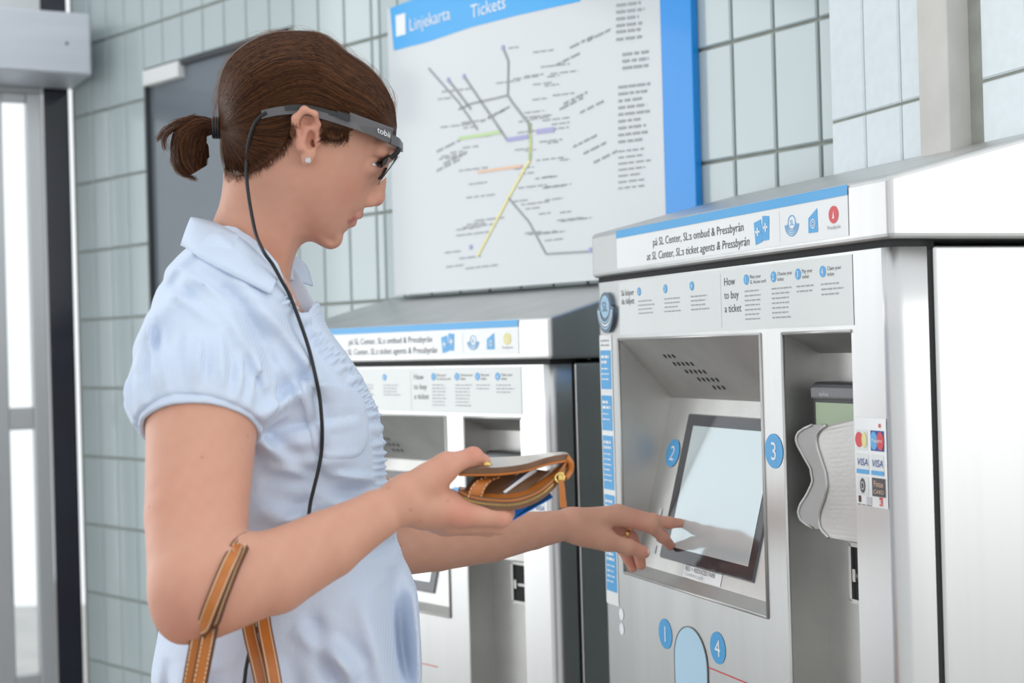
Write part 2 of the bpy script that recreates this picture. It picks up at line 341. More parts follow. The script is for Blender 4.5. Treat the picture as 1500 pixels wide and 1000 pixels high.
for x, y in ((820, 160), (826, 152), (850, 165), (840, 215), (855, 225), (870, 238), (705, 178), (715, 172), (640, 222), (650, 240), (640, 250), (815, 95), (835, 70), (860, 60)): words(x, y, 1, 1, 1, wpx=34, hw=.002, slope=-.5)
tag(keep(mp.build('route_print', ['print_grey', 'print_grey', 'print_green', 'print_orange', 'print_yellow', 'print_lilac', 'print_grey', 'print_grey']), poster), kind='stuff')

# ------------------------------------------------------------------ ticket machines
EX = np.array([1., 0, 0]); EZ = np.array([0, 0, 1.])
def T(x, d, z): return np.array([x, d, z])
def badge(mb, x, d, z, r, ch, ex=EX, ez=EZ, n=np.array([0, -1., 0]), mi=(0, 1)):
    c = T(x, d, z); mb.mi = mi[0]; mb.disc(c, ex, ez, r, r, 28)
    mb.mi = mi[1]; put_text(mb, ch, r*1.5, c+n*.0004-ez*r*.52, ex, ez, 'CENTER')
def small_print(mb, x0, x1, z, h, rows, pitch, d, seed, mi=0, frac=1.):
    r = random.Random(seed); mb.mi = mi
    for i in range(rows):
        c = x0; end = x0+(x1-x0)*r.uniform(.72, 1.)
        while c < end:
            l = r.uniform(.004, .012); e = min(c+l, end); zz = z-i*pitch; mb.quad(T(c, d, zz), T(e, d, zz), T(e, d, zz+h), T(c, d, zz+h)); c = e+.0022
def sl_emblem(mb, x, d, z, r, mi=0, txt=True):
    mb.mi = mi; c = T(x, d, z)
    mb.arc(c+EZ*r*.25, EX, EZ, r*.60, r*.70, 0, 2*math.pi, 28)
    for k in range(3): mb.arc(c+EZ*r*(.25), EX, EZ, r*(.80+.2*k), r*(.90+.2*k), math.pi*1.0+.15, 2*math.pi-.15, 20)
    if txt: put_text(mb, 'SL', r*.72, c+EZ*r*.0, EX, EZ, 'CENTER')
def machine(name, loc, rz, zb, label, yellow_icon):
    root = empty(name, loc, rz); tag(root, label, 'ticket machine', 'steel ticket machines along the wall')
    XL, XR, SD = .011, .787, .046
    h1 = (.092, .512, .98, 1.328); h2 = (.564, .710, .45, 1.328); TOP = 1.4155
    # front shell: plate with two openings and rounded side returns
    b = MB(); RC = .016; xa, xb_ = XL+RC, XR-RC
    xs = [xa, h1[0], h1[1], h2[0], h2[1], xb_]; zs = [zb, h2[2], h1[2], h1[3], TOP]
    for i in range(5):
        for j in range(4):
            if (i == 1 and j == 2) or (i == 3 and j in (1, 2)): continue
            b.quad(T(xs[i], 0, zs[j]), T(xs[i+1], 0, zs[j]), T(xs[i+1], 0, zs[j+1]), T(xs[i], 0, zs[j+1]))
    prof = [(XR-RC+RC*math.sin(t), RC-RC*math.cos(t)) for t in np.linspace(0, math.pi/2, 7)]+[(XR, SD)]
    for sgn in (0, 1):
        pr = prof if sgn == 0 else [(XL+XR-x, d) for x, d in prof]
        for (x0, d0), (x1, d1_) in zip(pr[:-1], pr[1:]):
            for j in range(4):
                q = [T(x0, d0, zs[j]), T(x1, d1_, zs[j]), T(x1, d1_, zs[j+1]), T(x0, d0, zs[j+1])]
                b.add(q if sgn == 0 else q[::-1], [(0, 1, 2, 3)])
    b.poly([T(x, d, TOP) for x, d in prof]+[T(XL+XR-x, d, TOP) for x, d in prof[::-1]])
    b.poly([T(x, d, zb) for x, d in prof]+[T(XL+XR-x, d, zb) for x, d in prof[::-1]])
    o = b.build('front_shell', 'steel', root, smooth=True)
    me = o.data
    for p in me.polygons: p.use_smooth = abs(p.normal.z) < .5 and (p.center.x > xb_ or p.center.x < xa)
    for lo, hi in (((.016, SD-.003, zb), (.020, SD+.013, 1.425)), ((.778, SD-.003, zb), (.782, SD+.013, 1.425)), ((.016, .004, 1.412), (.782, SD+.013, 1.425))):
        MB().box(lo, hi).build('gap_shade_fill', 'gap_black', root)  # black filler strips: shadow of the gaps round shell and cap, as colour
    xl, xr, y0_, zt_ = XL+.001, XR-.001, SD+.0095, 1.4165
    hs = MB().add([T(xl, y0_, zb), T(xr, y0_, zb), T(xr, .25, zb), T(xl, .25, zb), T(xl, y0_, zt_), T(xr, y0_, zt_), T(xr, .25, zt_), T(xl, .25, zt_),
                   T(xl+.012, y0_, zb), T(xr-.012, y0_, zb), T(xl+.012, y0_, zt_-.004), T(xr-.012, y0_, zt_-.004), T(xl+.012, .1, zb), T(xr-.012, .1, zb), T(xl+.012, .1, zt_-.004), T(xr-.012, .1, zt_-.004)],
                  [(1, 2, 6, 5), (2, 3, 7, 6), (3, 0, 4, 7), (4, 5, 6, 7), (0, 4, 10, 8), (1, 9, 11, 5), (4, 5, 11, 10), (8, 10, 14, 12), (9, 13, 15, 11), (10, 11, 15, 14), (12, 14, 15, 13)])
    hs.build('rear_housing', 'steel', root, bevel=.004, seg=3)
    # cap with sloping roof
    c = MB(); cs = [(-.004, 1.4235), (-.004, 1.4905), (.25, 1.554), (.25, 1.4235)]
    c.prism([T(.0085, d, z) for d, z in cs], (.785, 0, 0)); c.build('cap', 'steel', root, bevel=.006, seg=3)
    # rims of the two openings
    for hh in (h1, h2):
        x0, x1, z0, z1 = hh; r = .0035; m = MB()
        if hh is h2: pts = [T(x0, -.0005, z0), T(x0, -.0005, z1), T(x1, -.0005, z1)]
        else: pts = [T(x0, -.0005, z0), T(x0, -.0005, z1), T(x1, -.0005, z1), T(x1, -.0005, z0), T(x0, -.0005, z0)]
        for a, e in zip(pts[:-1], pts[1:]): m.tube([a, e], .0022, 6)
        m.build('opening_rim', 'steel_satin', root, smooth=True)
    # screen recess: sloped ceiling, tilted back plate
    x0, x1, z0, z1 = h1; zc, dc_, zl, dl = 1.238, .085, .992, .02
    MB().quad(T(x0, 0, z0), T(x0, 0, z1), T(x0, dc_, zc), T(x0, dl, zl)).build('recess_side', 'steel_satin', root); MB().quad(T(x1, 0, z1), T(x1, 0, z0), T(x1, dl, zl), T(x1, dc_, zc)).build('recess_side', 'steel_satin', root)
    o = MB().quad(T(x0, 0, z1), T(x1, 0, z1), T(x1, dc_, zc), T(x0, dc_, zc)).build('recess_ceiling', 'steel_satin', root)
    v = nrm(T(0, dc_-dl, zc-zl)); nn = np.cross(EX, v); nn = -nn if nn[1] > 0 else nn; e0 = T(x0, dl, zl)
    cz = nrm(T(0, dc_, zc-z1)); sp = MB()
    for row, (n_, sh) in enumerate([(3, 0), (5, 1), (5, 3), (5, 5), (3, 8)]):
        for k in range(n_):
            cpt = T(x0+.105+.011*sh*.75+k*.0135, 0, z1)+cz*(.036+row*.0155); nd = np.cross(EX, cz)
            nd = nd if nd[2] < 0 else -nd; sp.disc(cpt+nd*.0006, EX, cz, .0028, .0042, 10)
    tag(sp.build('speaker_hole_discs', 'gap_black', root), kind='stuff')  # flat discs; the dark inside the perforations is put in as black colour
    MB().quad(T(x0, 0, z0), T(x1, 0, z0), T(x1, dl, zl), T(x0, dl, zl)).build('recess_ledge', 'steel_satin', root)
    def pl(a, vv, out=0.): return e0+EX*(a-x0)+v*vv+nn*out
    LV = float(np.linalg.norm(T(0, dc_-dl, zc-zl)))
    MB().quad(pl(x0, 0), pl(x1, 0), pl(x1, LV), pl(x0, LV)).build('screen_plate', 'steel_satin', root)
    s0, s1, t0, t1 = .166, .434, .020, .230
    sc = MB()
    sc.add([pl(s0, t0, .003), pl(s1, t0, .003), pl(s1, t1, .003), pl(s0, t1, .003), pl(s0-.002, t0-.002), pl(s1+.002, t0-.002), pl(s1+.002, t1+.002), pl(s0-.002, t1+.002)],
           [(0, 1, 2, 3), (0, 4, 5, 1), (1, 5, 6, 2), (2, 6, 7, 3), (3, 7, 4, 0)])
    scr = sc.build('screen_bezel', 'bezel', root)
    MB().quad(pl(s0+.022, t0+.017, .0034), pl(s1-.016, t0+.017, .0034), pl(s1-.016, t1-.016, .0034), pl(s0+.022, t1-.016, .0034)).build('display', 'display', scr)
    lb = MB(); lb.mi = 0; lb.quad(pl(.243, .0015, .0006), pl(.352, .0015, .0006), pl(.352, .0175, .0006), pl(.243, .0175, .0006))
    lb.mi = 1; put_text(lb, 'RED = REDUCED FARE', .0088, pl(.246, .0105, .0010), EX, v); lb.mi = 2; put_text(lb, 'Conditions apply', .008, pl(.248, .0035, .0010), EX, v)
    lb.build('fare_label', ['white_sticker', 'print_dark', 'print_faint'], root)
    bd = MB(); badge(bd, 0, 0, 0, .021, '2', EX, v, nn); 
    off = pl(.136, .171, .0012); bd.v = [tuple(np.array(q)+off) for q in bd.v]; bd.build('number_badge', ['print_blue', 'print_white'], root)
    bp = MB()
    bp.mi = 0
    for k in range(4): bp.quad(pl(.130+.002*k, .075-.018*k, .001), pl(.140+.002*k, .075-.018*k, .001), pl(.140+.002*k, .087-.018*k, .001), pl(.130+.002*k, .087-.018*k, .001))
    bp.build('faded_print', ['print_faint'], root)
    # card recess
    x0, x1, z0, z1 = h2; D = .052; zc2 = 1.303
    MB().quad(T(x0, 0, z0), T(x0, 0, z1), T(x0, D, zc2), T(x0, D, z0)).build('card_recess_side', 'steel_satin', root)
    MB().quad(T(x1, 0, z1), T(x1, 0, z0), T(x1, D, z0), T(x1, D, zc2)).build('card_recess_side', 'steel_satin', root)
    MB().quad(T(x0, 0, z1), T(x1, 0, z1), T(x1, D, zc2), T(x0, D, zc2)).build('card_recess_ceiling', 'steel_satin', root)
    MB().quad(T(x0, D, z0), T(x1, D, z0), T(x1, D, zc2), T(x0, D, zc2)).quad(T(x0, 0, z0), T(x1, 0, z0), T(x1, D, z0), T(x0, D, z0)).build('card_recess_back', 'steel_satin', root)
    # card terminal
    tm = MB().box((.588, .022, 1.205), (.70, D, 1.27)).build('card_terminal', 'black_plastic', root, bevel=.006, seg=3)
    MB().box((.591, .0185, 1.250), (.70, .03, 1.264)).build('terminal_brow', 'grey_plastic', tm, bevel=.003)
    t2 = MB(); put_text(t2, 'xyline', .0085, T(.612, .0180, 1.2535), EX, EZ); t2.build('terminal_print', 'print_faint', tm)
    MB().box((.600, .0205, 1.212), (.70, .0235, 1.246)).build('terminal_screen', 'green_screen', tm)
    # curved privacy shields either side of the keypad
    sh_pts = [(0, 0), (-.004, .03), (-.020, .052), (-.030, .078), (-.022, .098), (.004, .108)]
    def shield(xe, da, db, zlo, hgt, flip=1):
        zz = np.linspace(0, 1, 25); vs = []
        def front(t):     # waisted outer edge, in d
            return da - .016*math.cos(2*math.pi*(t-.12)) - .004
        m = MB(); A = []; B_ = []
        for t in zz:
            f = front(t); A.append(T(xe-.002, f, zlo+hgt*t)); B_.append(T(xe+.002, f, zlo+hgt*t))
        rA = [T(xe-.002, db, zlo+hgt*t) for t in zz]; rB = [T(xe+.002, db, zlo+hgt*t) for t in zz]
        for k in range(24):
            m.quad(A[k], A[k+1], rA[k+1], rA[k]); m.quad(B_[k+1], B_[k], rB[k], rB[k+1]); m.quad(A[k+1], A[k], B_[k], B_[k+1])
        m.quad(A[0], rA[0], rB[0], B_[0]); m.quad(rA[-1], A[-1], B_[-1], rB[-1]); return m
    m = MB(); n_ = 26
    def edge_left(t): # px-derived waist curve: (x offset) along the height
        return np.interp(t, [0, .06, .14, .22, .32, .45, .58, .70, .80, .87, .94, 1], [.020, .004, .0, .003, .012, .0205, .018, .009, .002, .0, .005, .022])
    pts = []
    for k in range(n_+1):
        t = k/n_; pts.append((.633+edge_left(t), 1.094+.128*t))
    fr_ = [T(x, .0, z) for x, z in pts]; far = [T(.716, .004, 1.094+.128*(k/n_)+.009*(k/n_)) for k in range(n_+1)]
    for (off_, lbl) in ((0., 'a'),):
        for k in range(n_): m.quad(fr_[k], far[k], far[k+1], fr_[k+1]); m.quad(fr_[k]+T(0, .003, 0), fr_[k+1]+T(0, .003, 0), far[k+1]+T(0, .003, 0), far[k]+T(0, .003, 0)); m.quad(fr_[k], fr_[k+1], fr_[k+1]+T(0, .003, 0), fr_[k]+T(0, .003, 0))
    m.quad(fr_[0], fr_[0]+T(0, .003, 0), far[0]+T(0, .003, 0), far[0]); m.quad(fr_[-1], far[-1], far[-1]+T(0, .003, 0), fr_[-1]+T(0, .003, 0))
    m.build('privacy_shield', 'steel_satin', root)
    pd = nrm(T(.054, .034, 0)); e1_ = [T(.586, .001, 1.098+.122*t)+pd*edge_left(t) for t in np.linspace(0, 1, n_+1)]; e2_ = [T(.586, .001, 1.098+.122*t)+pd*.075 for t in np.linspace(0, 1, n_+1)]
    pn2 = T(-pd[1], pd[0], 0)*.003; m = MB()
    for k in range(n_): m.quad(e1_[k], e2_[k], e2_[k+1], e1_[k+1]); m.quad(e1_[k]+pn2, e1_[k+1]+pn2, e2_[k+1]+pn2, e2_[k]+pn2); m.quad(e1_[k], e1_[k+1], e1_[k+1]+pn2, e1_[k]+pn2)
    m.build('privacy_shield', 'steel_satin', root)
    m = MB(); m.tube([T(x-.0, -.0008, z) for x, z in pts], .0019, 6); m.tube(e1_, .0019, 6); m.build('shield_edge', 'steel_satin', root, smooth=True)
    MB().box((.60, .03, 1.10), (.70, D, 1.20)).build('keypad', 'black_plastic', root, bevel=.004)
    # ticket/card slot below
    m = MB(); m.mi = 1; m.box((.628, .0475, 1.017), (.69, D+.001, 1.078)); m.mi = 0
    for lo, hi in (((.624, .044, 1.013), (.629, D, 1.082)), ((.624, .044, 1.078), (.70, D, 1.083)), ((.624, .044, 1.012), (.70, D, 1.017)), ((.629, .0465, 1.042), (.70, D, 1.0465)), ((.631, .044, 1.0375), (.637, D, 1.052))): m.box(lo, hi)
    m.build('card_slot', ['steel_satin', 'gap_black'], root)
    m = MB().box((.60, .012, .735), (.705, D, .75)).build('receipt_lip', 'steel_satin', root, bevel=.006, seg=3)
    # header sticker
    dF = -.0046; b = MB(); b.mi = 0; b.quad(T(.105, dF, 1.4325), T(.7175, dF, 1.4325), T(.7175, dF, 1.4898-.001), T(.105, dF, 1.4898-.001))
    o = b.build('header_sticker', ['white_sticker'], root)
    d2_ = dF-.0005; b = MB(); b.mi = 0; b.quad(T(.105, d2_, 1.4775), T(.7175, d2_, 1.4775), T(.7175, d2_, 1.4890), T(.105, d2_, 1.4890)); b.build('blue_stripe', 'print_blue', o)
    b = MB(); b.mi = 0; put_text(b, 'på SL Center, SL:s ombud & Pressbyrån', .0158, T(.487, d2_, 1.4575), EX, EZ, 'RIGHT', 1.02)
    b.mi = 1; put_text(b, 'at SL Center, SL:s ticket agents & Pressbyrån', .0158, T(.500, d2_, 1.4385), EX, EZ, 'RIGHT', 1.02, shear=.15)
    b.build('header_print', ['print_dark', 'print_dark'], o)
    HM = ['print_blue', 'print_white', 'print_faint', 'print_red' if not yellow_icon else 'print_yellow', 'print_grey']
    b = MB(); b.mi = 0
    b.poly([T(.512, d2_, 1.4648), T(.515, d2_, 1.4375), T(.532, d2_, 1.4405), T(.529, d2_, 1.4678)]); b.poly([T(.533, d2_, 1.4715), T(.531, d2_, 1.4415), T(.547, d2_, 1.4415), T(.549, d2_, 1.4700)])
    b.mi = 1
    for cx_, cz_ in ((.521, 1.453), (.540, 1.457)):
        for w_, h_ in ((.005, .0014), (.0014, .005)): b.quad(T(cx_-w_, d2_-.0004, cz_-h_), T(cx_+w_, d2_-.0004, cz_-h_), T(cx_+w_, d2_-.0004, cz_+h_), T(cx_-w_, d2_-.0004, cz_+h_))
    b.build('ticket_icon', HM, o); b = MB()
    b.mi = 2; b.quad(T(.572, d2_, 1.437), T(.5725, d2_, 1.437), T(.5725, d2_, 1.473), T(.572, d2_, 1.473))
    b.build('divider', HM, o); b = MB()
    sl_emblem(b, .600, d2_, 1.4545, .0125, 0)
    b.build('emblem_icon', HM, o); b = MB()
    b.mi = 0; b.poly([T(.636, d2_, 1.442), T(.656, d2_, 1.442), T(.6555, d2_, 1.469), T(.6365, d2_, 1.459)]); 
    b.mi = 1; b.arc(T(.6465, d2_-.0004, 1.452), EX, EZ, .0045, .0056, 0, 6.28, 18); b.arc(T(.6465, d2_-.0004, 1.452), EX, EZ, .002, .003, 0, 6.28, 12)
    b.build('house_icon', HM, o); b = MB()
    b.mi = 3; b.disc(T(.689, d2_, 1.4585), EX, EZ, .0098, .0098, 26); b.mi = 1; b.poly([T(.687, d2_-.0004, 1.454), T(.691, d2_-.0004, 1.454), T(.6895, d2_-.0004, 1.463)])
    b.mi = 4; put_text(b, 'Pressbyrån', .0062, T(.689, d2_, 1.4425), EX, EZ, 'CENTER')
    b.build('round_icon', HM, o)
    # instruction panel
    dP = -.0006; o = MB().quad(T(.100, dP, 1.3345), T(.7165, dP, 1.3345), T(.7165, dP, 1.4125), T(.100, dP, 1.4125)).build('instruction_panel', 'pale_panel', root)
    d3 = dP-.0004; b = MB(); b.mi = 0
    for k, s_ in enumerate(('How', 'to buy', 'a ticket')): put_text(b, s_, .0145, T(.424, d3, 1.392-.0172*k), EX, EZ)
    for s_, x_ in (('Place your\nSL Access card', .491), ('Choose your\nticket', .557), ('Pay your\nticket', .613), ('Claim your\nticket', .666)):
        b.mi = 0; put_text(b, s_, .0064, T(x_, d3, 1.3975), EX, EZ)
    for x_, rows, sd in ((.477, 7, 1), (.543, 7, 2), (.600, 2, 3), (.653, 3, 4)): small_print(b, x_, x_+.046, 1.3815, .0017, rows, .0058, d3, sd, 1)
    b.mi = 1; b.quad(T(.415, d3, 1.338), T(.4155, d3, 1.338), T(.4155, d3, 1.408), T(.415, d3, 1.408))
    for k in range(3): badge(b, (.17, .255, .335)[k], d3, 1.396, .0062, str(k+2), mi=(2, 3)); small_print(b, (.17, .255, .335)[k]-.004, (.17, .255, .335)[k]+.05, 1.381, .0017, 4, .0058, d3, 9+k, 1)
    b.mi = 0; put_text(b, 'Så köper\ndu biljett', .0125, T(.108, d3, 1.392), EX, EZ)
    tag(b.build('instruction_print', ['print_dark', 'print_grey', 'print_blue', 'print_white'], o), kind='stuff')
    for k, x_ in enumerate((.482, .548, .604, .657)): b = MB(); badge(b, x_, d3, 1.3968, .0066, str(k+1)); b.build('step_badge', ['print_blue', 'print_white'], o)
    # raised emblem
    b = MB(); cx_, cz_ = .060, 1.370
    pts = [T(cx_+.021*math.cos(a), -.0, cz_+.010+.021*math.sin(a)*.95) for a in np.linspace(.0, math.pi, 15)]+[T(cx_-.030, 0, cz_+.006)]+[T(cx_+.030*math.cos(a), 0, cz_+.004+.036*math.sin(a)) for a in np.linspace(math.pi, 2*math.pi, 19)]+[T(cx_+.030, 0, cz_+.006)]
    b.prism(pts, (0, -.006, 0)); e_ = b.build('emblem', 'emblem_metal', root)
    b = MB(); b.mi = 0; c_ = T(cx_, -.0064, cz_+.008); b.disc(c_, EX, EZ, .0165, .017, 26); b.mi = 1
    for k in range(3): b.mi = k % 2; b.arc(T(cx_, -.0066, cz_+.006), EX, EZ*1.12, .0185+.0040*k, .0210+.0040*k, math.pi+.1, 2*math.pi-.1, 20)
    b.mi = 2; put_text(b, 'SL', .021, T(cx_, -.0069, cz_+.001), EX, EZ, 'CENTER'); b.build('emblem_print', ['emblem_blue', 'print_white', 'emblem_metal'], e_)
    # tall blue strip down the left edge
    b = MB(); b.quad(T(.023, dP, .925), T(.068, dP, .925), T(.068, dP, 1.335), T(.023, dP, 1.335)); o = b.build('side_strip', 'white_sticker', root)
    b = MB(); zz_ = [(1.253, 1.312, 0), (1.19, 1.243, 1), (1.10, 1.182, 2), (1.02, 1.092, 2), (.945, 1.012, 2)]
    for z0_, z1_, k in zz_:
        b.mi = k; b.quad(T(.026, d3, z0_), T(.064, d3, z0_), T(.064, d3, z1_), T(.026, d3, z1_))
    for z0_, z1_, k in zz_: small_print(b, .030, .060, z1_-.012, .0042, 2, .008, d3-.0004, 20+int(z0_*100), 3); small_print(b, .030, .058, z1_-.029, .002, max(2, int((z1_-z0_-.03)/.008)), .008, d3-.0004, 30+int(z0_*100), 3)
    small_print(b, .028, .062, 1.3255, .0025, 2, .007, d3, 5, 4)
    b.build('side_strip_print', ['print_blue', 'print_blue', 'print_blue', 'print_white', 'print_grey'], o)
    for z_ in (.915, .893): MB().disc(T(.076, dP, z_), EX, EZ, .008, .009, 18).build('side_label', 'print_white', root)
    # badges on the face
    for x_, z_, ch, mm in ((.537, 1.186, '3', 'print_blue'), (.224, .911, '1', 'print_blue'), (.379, .919, '4', 'print_blue')):
        b = MB(); badge(b, x_, dP, z_, .0212, ch); b.build('number_badge', [mm, 'print_white'], root)
    b = MB(); b.poly([T(.301+.048*math.cos(a), -.0012, .885+.048*math.sin(a)) for a in np.linspace(0, math.pi, 25)]+[T(.253, -.0012, .79), T(.349, -.0012, .79)])
    b.build('card_reader_pad', 'print_light_blue', root)
    b = MB(); pts = [T(.301+.0485*math.cos(a), -.0012, .885+.0485*math.sin(a)) for a in np.linspace(0, math.pi, 25)]; b.tube([T(.3495, -.0012, .79)]+pts+[T(.2525, -.0012, .79)], .0009, 5); b.build('pad_outline', 'grey_plastic', root)
    b = MB()
    for a, e in ((T(.345, dP, .888), T(.47, dP, .888)), (T(.345, dP, .80), T(.345, dP, .888))):
        t_ = nrm(e-a); s_ = np.cross(t_, T(0, 1, 0))*.0008; b.quad(a-s_, e-s_, e+s_, a+s_)
    b.build('red_outline', 'print_red', root)
    # accepted cards sticker
    b = MB(); b.quad(T(.7125, dP, 1.137), T(.7715, dP, 1.137), T(.7715, dP, 1.2335), T(.7125, dP, 1.2335)); o = b.build('card_logo_sticker', 'white_sticker', root)
    L = MB(); R_ = lambda mi, x, z, w_, h_, k=0: (setattr(L, 'mi', mi), L.quad(T(x, d3-.0003*k, z), T(x+w_, d3-.0003*k, z), T(x+w_, d3-.0003*k, z+h_), T(x, d3-.0003*k, z+h_)))
    R_(5, .7145, 1.198, .022, .022); L.mi = 2; L.disc(T(.721, d3-.0003, 1.209), EX, EZ, .0075, .0085, 16); L.mi = 6; L.disc(T(.731, d3-.0005, 1.209), EX, EZ, .0048, .0085, 16)
    R_(0, .7425, 1.198, .025, .022); L.mi = 1; L.disc(T(.749, d3-.0003, 1.209), EX, EZ, .0065, .010, 18); L.mi = 2; L.disc(T(.761, d3-.0005, 1.209), EX, EZ, .0065, .010, 18)
    L.mi = 3; put_text(L, 'Maestro', .0058, T(.755, d3-.0008, 1.2075), EX, EZ, 'CENTER')
    for x_ in (.7145, .7425):
        R_(5, x_, 1.172, .0235, .022); R_(1, x_, 1.172, .0235, .0048, 1); L.mi = 0; put_text(L, 'VISA', .0112, T(x_+.0118, d3-.0006, 1.181), EX, EZ, 'CENTER', .95, shear=.2)
    R_(5, .7145, 1.149, .022, .020); L.mi = 4; L.disc(T(.7255, d3-.0003, 1.159), EX, EZ, .0052, .0082, 18); L.mi = 3; L.arc(T(.7255, d3-.0005, 1.159), EX, EZ*1.5, .0024, .003, 0, 6.28, 14)
    R_(4, .7430, 1.149, .025, .020); L.mi = 7; put_text(L, 'Finax', .0095, T(.7555, d3-.0004, 1.1595), EX, EZ, 'CENTER', .9); put_text(L, 'CARD', .0062, T(.7555, d3-.0004, 1.152), EX, EZ, 'CENTER', 1.2)
    R_(8, .7165, 1.1405, .005, .007); R_(9, .732, 1.1395, .010, .008); R_(2, .756, 1.1395, .006, .009); L.mi = 3; put_text(L, 'K', .008, T(.759, d3-.0005, 1.1408), EX, EZ, 'CENTER')
    R_(2, .758, 1.2235, .004, .004); small_print(L, .7145, .745, 1.1376, .0009, 1, .004, d3, 77, 4)
    L.build('card_logos', ['print_navy', 'print_blue', 'print_red', 'print_white', 'print_dark', 'pale_panel', 'print_yellow', 'print_orange', 'leather_edge', 'print_faint'], o)
    return root
machine('ticket_machine', P1, A1-math.pi/2, 0., 'taller steel ticket machine whose screen the woman is touching', False)
A2 = .70536
machine('ticket_machine', (-.4507, 2.9566, -.1238), A2-math.pi/2, .1238, 'lower steel ticket machine under the route map, half hidden by the woman', True)

